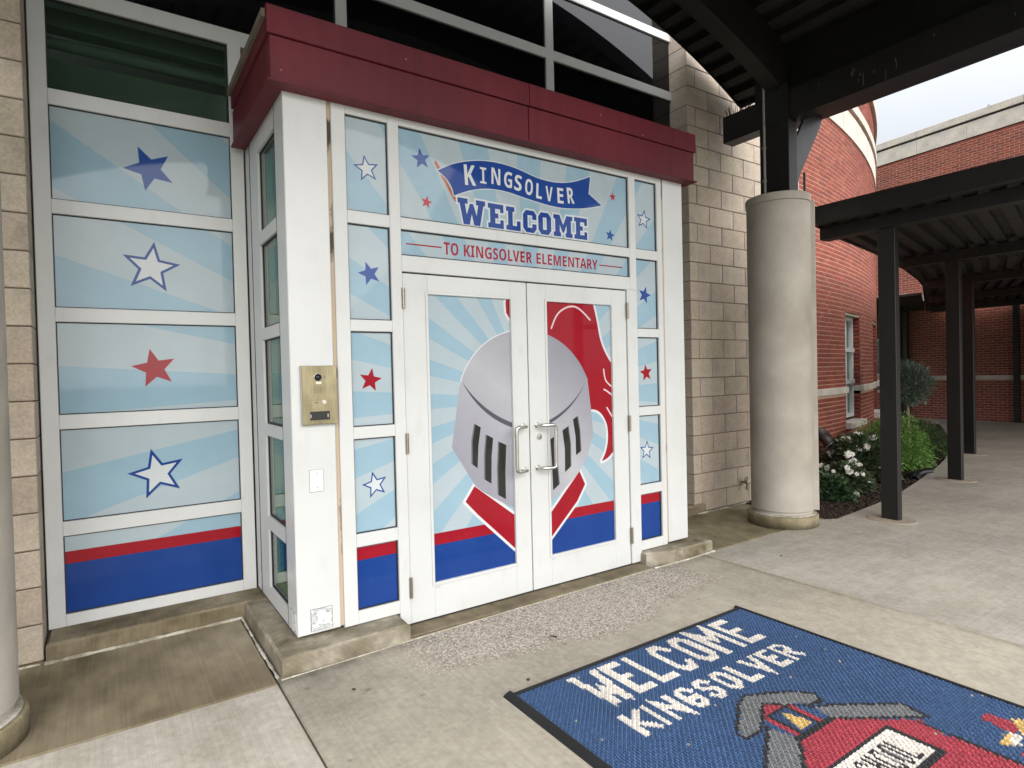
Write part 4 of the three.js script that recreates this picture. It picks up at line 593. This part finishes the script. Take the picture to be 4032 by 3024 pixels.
// ---------------------------------------------------------------- covered walkway
{
  const t = thing('walkway_canopy', 'low flat black steel canopy on square posts along the curving walkway', 'canopy');
  const L = [[3.62, -0.03], [4.66, -0.27], [5.95, -0.5], [7.83, -0.93], [9.87, -1.5], [12.8, -2.63], [16.4, -4.0]], Wd = 4.6;
  const lerpZ = (x) => { for (let i = 0; i + 1 < L.length; i++) if (x <= L[i + 1][0]) { const [a, b] = L[i], [c, d] = L[i + 1]; return b + (d - b) * (x - a) / (c - a); } return -4; };
  const bm = [[3.93, 0.545], [6.71, 0.095], [9.49, -0.69], [12.3, -1.75], [15.1, -2.8]];
  const stops = [3.62, 5.3, 8.1, 10.9, 13.7, 16.4], Y = 2.975;
  for (let i = 0; i + 1 < stops.length; i++) {
    const a = stops[i], b = stops[i + 1], za = lerpZ(a), zb = lerpZ(b), mids = L.filter(([x]) => x > a + 0.05 && x < b - 0.05);
    mesh('roof_deck', plan([[a, za], ...mids, [b - 0.004, zb], [b - 0.004, zb + Wd], [a, za + Wd]], Y + 0.05, Y + 0.1, 0.002), bronzeDeck, t);
    const fl = []; for (let k = 0; k < 22; k++) { // ribs of the deck, running along the walk
      const o = 0.08 + k * 0.205, g = box(-0.5, 0.5, 0, 0.052, -0.05, 0.05); g.scale(Math.hypot(b - a, zb - za) - 0.01, 1, 1); g.rotateY(-Math.atan2(zb - za, b - a)); g.translate((a + b) / 2, Y, (za + zb) / 2 + o); fl.push(g);
    }
    mesh('deck_rib', fl, bronzeDeck, t);
    mesh('edge_fascia', (() => { const pts = [[a, za], ...mids, [b, zb]], out = []; for (let q = 0; q + 1 < pts.length; q++) { const [x0, z0] = pts[q], [x1, z1] = pts[q + 1], g = box(-0.5, 0.5, Y - 0.01, Y + 0.14, -0.012, 0.012); g.scale(Math.hypot(x1 - x0, z1 - z0), 1, 1); g.rotateY(-Math.atan2(z1 - z0, x1 - x0)); g.translate((x0 + x1) / 2, 0, (z0 + z1) / 2); out.push(g); } return out; })(), bronze, t);
  }
  mesh('cross_roof', plan([[11.2, 0.6], [13.72, -1.2], [16.45, -1.0], [16.45, 13], [11.2, 13]], Y + 0.1, Y + 0.15, 0.002), bronzeDeck, t); mesh('cross_roof', plan([[12.2, -7], [16.4, -7], [16.4, -4.05], [12.2, -2.45]], Y + 0.04, Y + 0.09, 0.002), bronzeDeck, t);
  mesh('end_fascia', [box(3.585, 3.618, 2.952, 3.128, -0.06, -0.03 + Wd, 0.003), box(3.618, 3.68, 2.952, 2.962, -0.05, -0.03 + Wd)], bronze, t);
  bm.forEach(([x, z], i) => {
    mesh('cross_beam', box(x - 0.075, x + 0.075, 2.838, 2.96, i ? z - 0.57 : -0.085, z + 4.2, 0.003), bronze, t);
    for (const dz of [0, 3.5]) { mesh('post', box(x - 0.04, x + 0.04, 0.0, 2.838, z + dz - 0.078, z + dz + 0.078, 0.004), bronze, t); mesh('grout_pad', new THREE.CylinderGeometry(0.17, 0.19, 0.012, 20).scale(1, 1, 1.25).translate(x, 0.004, z + dz), M({ color: lin(0.5, 0.43, 0.34), map: rep(grainTex, 0.4, 0.4), roughness: 0.95 }), t); }
  });
}
// ---------------------------------------------------------------- planting bed
{
  const s = struct('mulch_bed'), pts = [[3.5, -0.84], [3.5, 0.19], ...bedEdge.slice(1, -1)]; for (let x = 14.2; x > 4.6; x -= 0.6) { const dx = x - 3.1, z = -20.646 + Math.sqrt(Math.max(0, 19.5 * 19.5 - dx * dx)); pts.push([x, z - 0.05]); }
  const g = plan(pts, -0.15, -0.035, 0.004); mesh('soil', g, M({ color: lin(0.035, 0.022, 0.016), map: rep(mossTex, 0.7, 0.6), bumpMap: rep(roughBump, 0.2, 0.2), bumpScale: 0.02, roughness: 1 }), s);
  const chip = box(-0.5, 0.5, -0.5, 0.5, -0.5, 0.5), N = 15000, im = new THREE.InstancedMesh(chip, M({ color: 0xffffff, roughness: 0.95 }), N), o = new THREE.Object3D(); im.name = 'wood_chips'; im.userData.kind = 'stuff'; let k = 0; const ez = (x) => { for (let i = 0; i + 1 < bedEdge.length; i++) if (x <= bedEdge[i + 1][0]) { const [a, b] = bedEdge[i], [c, d] = bedEdge[i + 1]; return b + (d - b) * (x - a) / (c - a); } return -4; };
  while (k < N) { const x = 3.52 + 9 * Math.pow(rnd(), 1.5), e = ez(x) - 0.012, b = Math.max(-0.82, -20.646 + Math.sqrt(19.5 ** 2 - (x - 3.1) ** 2)) , zb = x > 4.7 ? -20.646 + Math.sqrt(19.5 ** 2 - (x - 3.1) ** 2) : b, z = e - (e - zb) * rnd(); o.position.set(x, -0.03 + rr(0, 0.028), z); o.rotation.set(rr(-0.5, 0.5), rr(0, 6.3), rr(-0.5, 0.5)); o.scale.set(rr(0.02, 0.065), rr(0.004, 0.012), rr(0.008, 0.02)); o.updateMatrix(); im.setMatrixAt(k, o.matrix); const q = 0.4 + 1.1 * rnd() * rnd(); im.setColorAt(k, lin(0.05 * q, 0.03 * q, 0.022 * q)); k++; }
  im.castShadow = im.receiveShadow = true; s.add(im);
}
// leaves: bent little blades spread through a volume
function leaves(n, place, size, colors, droop = 0.3) {
  const P = new Float32Array(n * 4 * 9), Cc = new Float32Array(n * 4 * 9); const v = new THREE.Vector3(), e = new THREE.Euler(), qn = new THREE.Quaternion(); let w = 0;
  for (let i = 0; i < n; i++) {
    const [x, y, z, dx, dy, dz] = place(i), L = rr(size[0], size[1]), wd = L * size[2], c = colors[Math.floor(rnd() * colors.length)], k = 0.75 + 0.5 * rnd();
    const yaw = Math.atan2(dx, dz) + rr(-0.7, 0.7), pitch = -Math.atan2(dy, Math.hypot(dx, dz)) + rr(-0.5, 0.5); e.set(pitch, yaw, rr(-0.7, 0.7), 'YXZ'); qn.setFromEuler(e);
    const base = [0, 0, 0], l = [-wd, 0.12 * wd, L * 0.45], r = [wd, 0.12 * wd, L * 0.45], m = [0, -0.1 * wd, L * 0.5], tip = [0, -droop * L, L];
    for (const tri of [[base, m, l], [base, r, m], [l, m, tip], [m, r, tip]]) for (const p of tri) { v.set(...p).applyQuaternion(qn); P[w] = x + v.x; P[w + 1] = y + v.y; P[w + 2] = z + v.z; Cc[w] = c[0] * k; Cc[w + 1] = c[1] * k; Cc[w + 2] = c[2] * k; w += 3; }
  }
  const g = new THREE.BufferGeometry(); g.setAttribute('position', new THREE.BufferAttribute(P, 3)); g.setAttribute('color', new THREE.BufferAttribute(Cc, 3)); g.computeVertexNormals(); g.setAttribute('uv', new THREE.BufferAttribute(new Float32Array(n * 24), 2)); return g;
}
const leafMat = MP({ color: 0xffffff, vertexColors: true, roughness: 0.6, side: THREE.DoubleSide, transmission: 0.25, thickness: 0 });
const stemMat = M({ color: lin(0.09, 0.07, 0.035), roughness: 0.9 });
function blob(rx, ry, rz, bias = 0.45) { // a point in a ragged dome with the way outwards
  return () => { for (;;) { const x = rr(-1, 1), y = rr(-0.25, 1), z = rr(-1, 1), d = Math.hypot(x, y, z); if (d > 1 || d < bias * rnd()) continue; const lump = 0.78 + 0.34 * vnoise(x * 3.1 + 9, z * 3.1 + y * 2 + 9, 999, 999, 3); return [x * rx * lump, Math.max(0.01, (y * 0.8 + 0.2) * ry * lump), z * rz * lump, x, y + 0.35, z]; } };
}
function stems(n, rx, ry, rz) { const g = []; for (let i = 0; i < n; i++) { const a = rr(0, 6.3), q = rnd(); g.push(tube([[0.05 * Math.cos(a), -0.04, 0.05 * Math.sin(a)], [rx * 0.4 * q * Math.cos(a), ry * 0.4, rz * 0.4 * q * Math.sin(a)], [rx * 0.8 * q * Math.cos(a), ry * 0.85, rz * 0.8 * q * Math.sin(a)]], 0.005, 6, 5)); } return g; }
function blossomGeo() { // a loose double flower: petals cupped round a centre
  const P = [], q = (a, b, c) => P.push(...a, ...b, ...c); for (let ringN = 0; ringN < 3; ringN++) { const n = 6 - ringN, R = 0.034 - ringN * 0.009, up = 0.006 + ringN * 0.012; for (let i = 0; i < n; i++) { const a = i / n * 6.283 + ringN * 0.5, s = 0.55; const p = (ang, r, y) => [Math.sin(ang) * r, y, Math.cos(ang) * r]; const b = p(a, 0.002, 0), l = p(a - s, R * 0.8, up * 0.8), r = p(a + s, R * 0.8, up * 0.8), t = p(a, R, up + 0.004); q(b, r, t); q(b, t, l); } }
  const g = new THREE.BufferGeometry(); g.setAttribute('position', new THREE.Float32BufferAttribute(P, 3)); g.computeVertexNormals(); return uvm(g);
}
const petalMat = MP({ color: lin(0.9, 0.89, 0.83), roughness: 0.7, side: THREE.DoubleSide, transmission: 0.15, thickness: 0 });
{
  const dark = [[0.05, 0.09, 0.03], [0.035, 0.07, 0.026], [0.07, 0.11, 0.035], [0.085, 0.09, 0.035]], bl = blossomGeo();
  const flowerBush = (label, x, z, rx, ry, rz, nLeaf, nFl) => {
    const t = thing('white_flower_bush', label, 'flowering bush', [x, -0.03, z], undefined); const pl = blob(rx, ry, rz, 0.5);
    mesh('foliage', leaves(nLeaf, pl, [0.06, 0.11, 0.3], dark), leafMat, t); mesh('stems', stems(14, rx, ry, rz), stemMat, t);
    for (let i = 0; i < nFl; i++) { let p; do p = blob(rx, ry, rz, 0.98)(); while (Math.hypot(p[3], p[4] - 0.35, p[5]) < 0.8); const c = []; const n = 2 + Math.floor(rnd() * 4); for (let k = 0; k < n; k++) { const g = bl.clone(), s = rr(0.8, 1.4); g.scale(s, s, s).rotateX(rr(-0.4, 1.3)).rotateY(rr(-2.2, 0.5)).translate(rr(-0.04, 0.04), rr(-0.03, 0.03), rr(-0.04, 0.04)); c.push(g); } mesh('blossom', c, petalMat, t, [p[0] * 1.05, p[1] * 1.04 + 0.02, p[2] * 1.05]); }
    return t;
  };
  flowerBush('low white flowering bush beside the concrete column, under the bronze nozzle', 5.02, -0.5, 0.44, 0.33, 0.3, 2300, 32);
  flowerBush('taller white flowering bush behind the nearest walkway post', 6.12, -0.8, 0.5, 0.6, 0.42, 2700, 42);
  const t = thing('dark_leafy_plant', 'dark green leafy plant without flowers at the front of the mulch bed beside the column', 'plant', [4.5, -0.03, -0.36]);
  mesh('foliage', leaves(1300, blob(0.26, 0.25, 0.22, 0.4), [0.06, 0.11, 0.28], [[0.04, 0.095, 0.03], [0.05, 0.11, 0.035], [0.032, 0.075, 0.025]]), leafMat, t); mesh('stems', stems(8, 0.25, 0.28, 0.2), stemMat, t);
  const fern = (label, x, z, rx, ry, rz, n, cols) => { const f = thing('feathery_bush', label, 'bush', [x, -0.03, z]); const pl = blob(rx, ry, rz, 0.35); mesh('foliage', leaves(n, pl, [0.035, 0.08, 0.17], cols, 0.5), leafMat, f); mesh('stems', stems(16, rx, ry, rz), stemMat, f); };
  fern('bright green feathery bush spilling over the mulch between the first two walkway posts', 7.35, -0.92, 0.64, 0.8, 0.48, 6500, [[0.16, 0.32, 0.05], [0.21, 0.4, 0.07], [0.11, 0.24, 0.04]]);
  fern('darker green bush against the curved wall beneath the tall window', 6.9, -1.2, 0.5, 0.56, 0.28, 3600, [[0.11, 0.2, 0.045], [0.09, 0.16, 0.04], [0.14, 0.22, 0.06]]);
  fern('mid green bush at the far end of the mulch bed', 9.0, -1.25, 0.6, 0.62, 0.4, 4200, [[0.06, 0.12, 0.025], [0.05, 0.1, 0.02]]);
  const b = thing('ball_tree', 'small grey green standard tree with a ball crown above the bushes', 'tree', [8.05, -0.03, -1.02]);
  mesh('trunk', [tube([[0, -0.05, 0], [0.012, 0.4, 0.01], [-0.005, 0.95, 0]], 0.022, 12, 8), ...Array.from({ length: 22 }, () => { const a = rr(0, 6.3), e = rr(0.1, 1.4); return tube([[0, 0.9, 0], [0.12 * Math.cos(a) * Math.cos(e), 1.05 + 0.12 * Math.sin(e), 0.12 * Math.sin(a) * Math.cos(e)], [0.27 * Math.cos(a) * Math.cos(e), 1.16 + 0.27 * Math.sin(e), 0.27 * Math.sin(a) * Math.cos(e)]], 0.005, 5, 5); })], M({ color: lin(0.22, 0.19, 0.14), roughness: 0.9 }), b);
  const ball = () => { for (;;) { const x = rr(-1, 1), y = rr(-1, 1), z = rr(-1, 1), d = Math.hypot(x, y, z); if (d > 1 || d < 0.35) continue; const l = 0.34 * (0.72 + 0.5 * vnoise(x * 4 + 20, y * 4 + z * 3 + 20, 999, 999, 9)); return [x * l, 1.24 + y * l, z * l, x, y + 0.4, z]; } };
  mesh('crown', leaves(6500, ball, [0.04, 0.085, 0.12], [[0.12, 0.17, 0.13], [0.16, 0.22, 0.18], [0.08, 0.125, 0.09]], 0.1), leafMat, b);
  const pipe = thing('drain_pipe', 'black corrugated drain pipe lying half buried at the edge of the mulch', 'pipe', [6.75, 0, -0.28]); const pp = []; for (let i = 0; i <= 26; i++) { const u = i / 26; pp.push(new THREE.Vector3(-0.35 + 0.75 * u, 0.0 + 0.02 * Math.sin(u * 3), 0.02 - 0.1 * u - 0.05 * Math.sin(u * 3))); }
  const cv = new THREE.CatmullRomCurve3(pp), rg = []; for (let i = 0; i < 40; i++) { const p = cv.getPointAt(i / 40), tg = cv.getTangentAt(i / 40), g = new THREE.TorusGeometry(0.045, 0.009, 6, 18); g.lookAt(tg).translate(p.x, p.y, p.z); rg.push(g); } mesh('rings', rg, black, pipe); mesh('tube', new THREE.TubeGeometry(cv, 40, 0.045, 14, false), black, pipe);
}
// ---------------------------------------------------------------- welcome mat: rubber nubs, one colour each
{
  const t = thing('welcome_mat', 'large blue rubber entrance mat with white greeting and red schoolhouse design', 'door mat', [0, 0, 0]);
  const X0 = -0.905, X1 = 0.885, Z0 = 0.985, Z1 = 4.05, bw = 0.045;
  mesh('backing', box(X0 + 0.03, X1 - 0.03, 0.001, 0.006, Z0 + 0.03, Z1 - 0.03), M({ color: lin(0.012, 0.016, 0.03), roughness: 0.95 }), t);
  const bord = (a, b, c) => { const s = new THREE.Shape([[0, 0], [bw, 0], [bw, 0.015], [bw * 0.75, 0.0175], [0.008, 0.006]].map((p) => new THREE.Vector2(...p))); const g = new THREE.ExtrudeGeometry(s, { depth: a, bevelEnabled: false }); return b(uvm(g)); };
  mesh('border', [bord(Z1 - Z0, (g) => g.translate(X0, 0.001, Z0)), bord(Z1 - Z0, (g) => g.rotateY(Math.PI).translate(X1, 0.001, Z1)), bord(X1 - X0 - 2 * bw, (g) => g.rotateY(-Math.PI / 2).translate(X1 - bw, 0.001, Z0)), bord(X1 - X0 - 2 * bw, (g) => g.rotateY(Math.PI / 2).translate(X0 + bw, 0.001, Z1))], M({ color: lin(0.014, 0.014, 0.015), map: rep(streakTex, 0.5, 0.5), roughness: 0.7 }), t);
  // design drawn at a fine scale, then read once per nub
  const p = 0.003, nx = Math.floor((X1 - X0 - 2 * bw) / p), nz = Math.floor((Z1 - Z0 - 2 * bw) / p), S = 1, cv = document.createElement('canvas'); cv.width = nx; cv.height = nz; const c = cv.getContext('2d'), k = 1 / p;
  c.setTransform(k, 0, 0, k, -(X0 + bw) * k, -(Z0 + bw) * k); c.fillStyle = '#0000ff'; c.fillRect(-2, 0, 4, 5);
  const WH = '#ffffff', BK = '#101010', GY = '#808080', RD = '#ff0000', YE = '#ffc000', BL2 = '#000080';
  const glyph = { W: [[[0, 0], [0.22, 0.88], [0.5, 0.55], [0.78, 0.88], [1, 0]], [[0.22, 0.88], [0.28, 1]], [[0.78, 0.88], [0.8, 1]]], E: [[[1, 0], [0, 0], [0, 1], [1, 1]], [[0, 0.48], [0.75, 0.48]]], L: [[[0, 0], [0, 1], [1, 1]]], C: [[[1, 0.2], [0.75, 0], [0.25, 0], [0, 0.2], [0, 0.8], [0.25, 1], [0.75, 1], [1, 0.8]]], O: [[[0.28, 0], [0.72, 0], [1, 0.2], [1, 0.8], [0.72, 1], [0.28, 1], [0, 0.8], [0, 0.2], [0.28, 0], [0.5, 0]]], M: [[[0, 1], [0, 0], [0.5, 0.5], [1, 0], [1, 1]]], K: [[[0, 0], [0, 1]], [[1, 0], [0.1, 0.55]], [[0.3, 0.4], [1, 1]]], I: [[[0.5, 0], [0.5, 1]]], N: [[[0, 1], [0, 0], [1, 1], [1, 0]]], G: [[[1, 0.2], [0.75, 0], [0.25, 0], [0, 0.2], [0, 0.8], [0.25, 1], [0.75, 1], [1, 0.8], [1, 0.55], [0.55, 0.55]]], S: [[[1, 0.18], [0.75, 0], [0.25, 0], [0, 0.2], [0.1, 0.42], [0.9, 0.58], [1, 0.8], [0.75, 1], [0.25, 1], [0, 0.82]]], V: [[[0, 0], [0.5, 1], [1, 0]]], R: [[[0, 1], [0, 0], [0.75, 0], [1, 0.15], [1, 0.38], [0.75, 0.52], [0, 0.52]], [[0.5, 0.52], [1, 1]]], H: [[[0, 0], [0, 1]], [[1, 0], [1, 1]], [[0, 0.5], [1, 0.5]]] };
  const write = (ch, x0, x1, z0, z1, lw, col) => { c.strokeStyle = col; c.lineWidth = lw; c.lineJoin = 'miter'; c.lineCap = 'butt'; const h = lw / 2; for (const st of glyph[ch]) { c.beginPath(); st.forEach(([u, v], i) => { const x = x0 + h + u * (x1 - x0 - lw), z = z0 + h + v * (z1 - z0 - lw); i ? c.lineTo(x, z) : c.moveTo(x, z); }); c.lineCap = 'square'; c.stroke(); } };
  [['W', -0.58, -0.4], ['E', -0.385, -0.26], ['L', -0.225, -0.095], ['C', -0.065, 0.07], ['O', 0.1, 0.24], ['M', 0.272, 0.44], ['E', 0.475, 0.612]].forEach(([a, x0, x1]) => write(a, x0, x1, 1.058, 1.356, 0.043, WH));
  [['K', -0.612, -0.49], ['I', -0.5, -0.42], ['N', -0.415, -0.3], ['G', -0.272, -0.168], ['S', -0.142, -0.045], ['O', -0.015, 0.085], ['L', 0.115, 0.215], ['V', 0.23, 0.345], ['E', 0.365, 0.465], ['R', 0.487, 0.592]].forEach(([a, x0, x1]) => write(a, x0, x1, 1.43, 1.602, 0.033, WH));
  const fill = (pts, col) => { poly(c, pts); c.fillStyle = col; c.fill(); }, edge = (pts, col, w) => { poly(c, pts, false); c.strokeStyle = col; c.lineWidth = w; c.lineJoin = 'round'; c.stroke(); };
  // schoolhouse: bell turret with a pitched grey roof, wide grey main roof, red front
  const house = [[-0.02, 1.98], [0.02, 1.97], [0.41, 2.2], [0.385, 2.56], [0.36, 3.35], [-0.42, 3.35], [-0.395, 2.2], [-0.37, 2.16], [-0.148, 1.98]];
  fill([[0.12, 1.975], [0.14, 1.88], [0.237, 1.935], [0.475, 2.1], [0.46, 2.21], [0.41, 2.2], [0.13, 1.985]], GY); fill([[-0.12, 1.975], [-0.16, 1.86], [-0.39, 2.0], [-0.49, 2.12], [-0.46, 2.21], [-0.41, 2.19], [-0.13, 2.0]], GY);
  edge([[0.13, 1.88], [0.237, 1.93], [0.475, 2.1], [0.46, 2.215]], BK, 0.017); edge([[-0.16, 1.86], [-0.39, 2.0], [-0.49, 2.12], [-0.46, 2.215]], BK, 0.017);
  fill([[-0.13, 1.982], [0.12, 1.982], [0.4, 2.2], [0.37, 2.3], [0.37, 3.3], [-0.41, 3.3], [-0.41, 2.2]], RD); edge([[-0.46, 2.215], [-0.13, 1.982], [0.12, 1.982], [0.46, 2.215]], BK, 0.017); edge([[0.385, 2.2], [0.385, 3.3], [-0.42, 3.3], [-0.42, 2.2]], BK, 0.017);
  fill([[-0.11, 1.8], [0.085, 1.8], [0.085, 1.976], [-0.11, 1.976]], RD); fill([[-0.012, 1.735], [0.09, 1.8], [-0.11, 1.8]], RD);
  fill([[-0.028, 1.658], [-0.1, 1.69], [-0.29, 1.82], [-0.29, 1.855], [-0.2, 1.855], [-0.012, 1.735], [0.15, 1.86], [0.225, 1.87], [0.25, 1.83], [0.18, 1.76]], GY); edge([[-0.2, 1.86], [-0.3, 1.855], [-0.3, 1.81], [-0.1, 1.68], [-0.02, 1.65], [0.19, 1.755], [0.255, 1.83], [0.22, 1.88], [0.14, 1.87], [-0.012, 1.742], [-0.2, 1.86]], BK, 0.016);
  fill([[-0.078, 1.815], [0.05, 1.815], [0.05, 1.965], [-0.078, 1.965]], BL2); edge([[-0.08, 1.972], [-0.08, 1.81], [0.052, 1.81], [0.052, 1.972]], BK, 0.015); edge([[-0.13, 1.978], [0.12, 1.978]], BK, 0.02);
  fill([[-0.013, 1.83], [0.0, 1.83], [0.022, 1.9], [0.03, 1.945], [-0.056, 1.945], [-0.045, 1.9]], YE);
  fill([[-0.21, 2.15], [0.235, 2.15], [0.235, 2.345], [-0.21, 2.345]], WH); edge([[-0.22, 2.145], [0.24, 2.145], [0.24, 2.345], [-0.22, 2.345], [-0.22, 2.145]], BK, 0.024);
  [['S', -0.185, -0.135], ['C', -0.125, -0.075], ['H', -0.065, -0.018], ['O', -0.006, 0.046], ['O', 0.058, 0.104], ['L', 0.116, 0.165]].forEach(([a, x0, x1]) => write(a, x0, x1, 2.18, 2.31, 0.013, BK));
  fill([[-0.15, 2.42], [0.13, 2.42], [0.13, 3.1], [-0.15, 3.1]], WH); edge([[-0.16, 3.3], [-0.16, 2.41], [0.145, 2.41], [0.145, 3.3]], BK, 0.024);
  // lamp and book motif on the side
  fill([[0.62, 2.34], [0.672, 2.35], [0.69, 2.42], [0.665, 2.46], [0.585, 2.46]], RD); fill([[0.7, 2.42], [0.75, 2.45], [0.72, 2.5], [0.6, 2.53], [0.55, 2.53], [0.63, 2.47]], YE); fill([[0.56, 2.44], [0.585, 2.47], [0.49, 2.49], [0.465, 2.45]], YE); fill([[0.585, 2.455], [0.61, 2.485], [0.52, 2.51], [0.495, 2.48]], WH); fill([[0.45, 2.52], [0.72, 2.53], [0.72, 2.75], [0.44, 2.7]], RD);
  const im = c.getImageData(0, 0, nx, nz).data, pal = [[[255, 255, 255], [0.66, 0.62, 0.56]], [[255, 192, 0], [0.6, 0.42, 0.15]], [[255, 0, 0], [0.33, 0.04, 0.058]], [[0, 0, 255], [0.036, 0.08, 0.178]], [[0, 0, 128], [0.03, 0.062, 0.14]], [[128, 128, 128], [0.155, 0.16, 0.165]], [[16, 16, 16], [0.022, 0.023, 0.026]]];
  const h = 0.0072, a = 0.0061, b = 0.0033, P = [], q4 = (A, B, C, D) => P.push(...A, ...B, ...C, ...A, ...C, ...D); // one nub: a low pyramid with a tilted cap
  const lo = [[-a, 0, a], [a, 0, a], [a, 0, -a], [-a, 0, -a]], hi = [[-b, h * 0.72, b], [b, h * 0.72, b], [b, h * 1.1, -b], [-b, h * 1.1, -b]]; q4(...hi); for (let i = 0; i < 4; i++) { const j = (i + 1) % 4; q4(lo[i], lo[j], hi[j], hi[i]); }
  const ng = new THREE.BufferGeometry(); ng.setAttribute('position', new THREE.Float32BufferAttribute(P, 3)); ng.computeVertexNormals(); uvm(ng);
  const cells = [], zs = 1.632; // fine nubs round the lettering, coarser ones over the rest
  for (const [q, za, zb] of [[0.0125, Z0 + bw, zs], [0.0142, zs, 2.166], [0.0125, 2.166, 2.328], [0.0152, 2.328, Z1 - bw]]) { const mx = Math.floor((X1 - X0 - 2 * bw) / q), mz = Math.floor((zb - za) / q); for (let j = 0; j < mz; j++) for (let i = 0; i < mx; i++) cells.push([X0 + bw + (i + 0.5 + (q < 0.015 ? 0 : (j % 2) ? 0.25 : -0.25)) * (X1 - X0 - 2 * bw) / mx, za + (j + 0.5) * (zb - za) / mz, q / 0.0125, (i + j) % 2]); }
  const nub = new THREE.InstancedMesh(ng, M({ color: 0xffffff, roughness: 0.72 }), cells.length), o = new THREE.Object3D(); nub.name = 'rubber_nubs'; nub.userData.kind = 'stuff'; let n = 0;
  for (const [x, z, sc, par] of cells) {
    const i = Math.max(0, Math.min(nx - 1, Math.floor((x - X0 - bw) / p))), j = Math.max(0, Math.min(nz - 1, Math.floor((z - Z0 - bw) / p))), k2 = (j * nx + i) * 4, r = im[k2], g = im[k2 + 1], bl = im[k2 + 2]; let col, bd = 1e9;
    for (const [pc, cc] of pal) { const d = (r - pc[0]) ** 2 + (g - pc[1]) ** 2 + (bl - pc[2]) ** 2; if (d < bd) { bd = d; col = cc; } }
    const dirt = fbm(i / nx, j / nz, 5, 8, 3, 300), s = (0.8 + 0.35 * rnd()) * (0.82 + 0.36 * dirt), speck = rnd() < 0.0012;
    o.position.set(x, 0.006, z); o.rotation.set(rr(-0.08, 0.08), par * Math.PI / 2 + rr(-0.15, 0.15), rr(-0.08, 0.08)); o.scale.setScalar(sc * rr(0.94, 1.06)); o.updateMatrix(); nub.setMatrixAt(n, o.matrix);
    nub.setColorAt(n, speck ? lin(0.3, 0.27, 0.22) : lin(col[0] * s, col[1] * s, col[2] * s)); n++;
  }
  nub.castShadow = nub.receiveShadow = true; t.add(nub);
}
// ---------------------------------------------------------------- specks dropped on the pavement
{
  const dm = M({ color: lin(0.05, 0.035, 0.025), roughness: 0.9 });
  const bits = [[-0.32, 0.62, 0.011, 'dark twig lying on the bare aggregate in front of the doors', 3.2], [-0.72, 0.93, 0.012, 'small dark seed on the concrete near the near corner of the mat', 1.4], [-1.45, 0.5, 0.012, 'rust coloured crumb beside the sealant line at the pilaster foot', 1.3], [2.05, 0.55, 0.012, 'round dark stain plug on the slab beyond the mat', 1.1], [2.72, 0.0, 0.012, 'dark pebble at the foot of the concrete column', 1.5], [2.1, -0.12, 0.01, 'dark leaf scrap on the mossy slab beside the vestibule', 1.6]];
  for (const [x, z, r, label, st] of bits) { const g = new THREE.IcosahedronGeometry(r * 0.7, 1), p = g.attributes.position; for (let i = 0; i < p.count; i++) { const f = 0.8 + 0.4 * hash2(Math.round(p.getX(i) * 1e5), Math.round(p.getY(i) * 1e5 + p.getZ(i) * 3e5), 5); p.setXYZ(i, p.getX(i) * f * st, p.getY(i) * f * 0.4, p.getZ(i) * f); } g.computeVertexNormals(); const m = mesh('debris', uvm(g), dm, scene, [x, 0.004, z]); m.rotation.y = x * 3; meta(m, label, 'debris'); }
}
renderer.render(scene, camera);
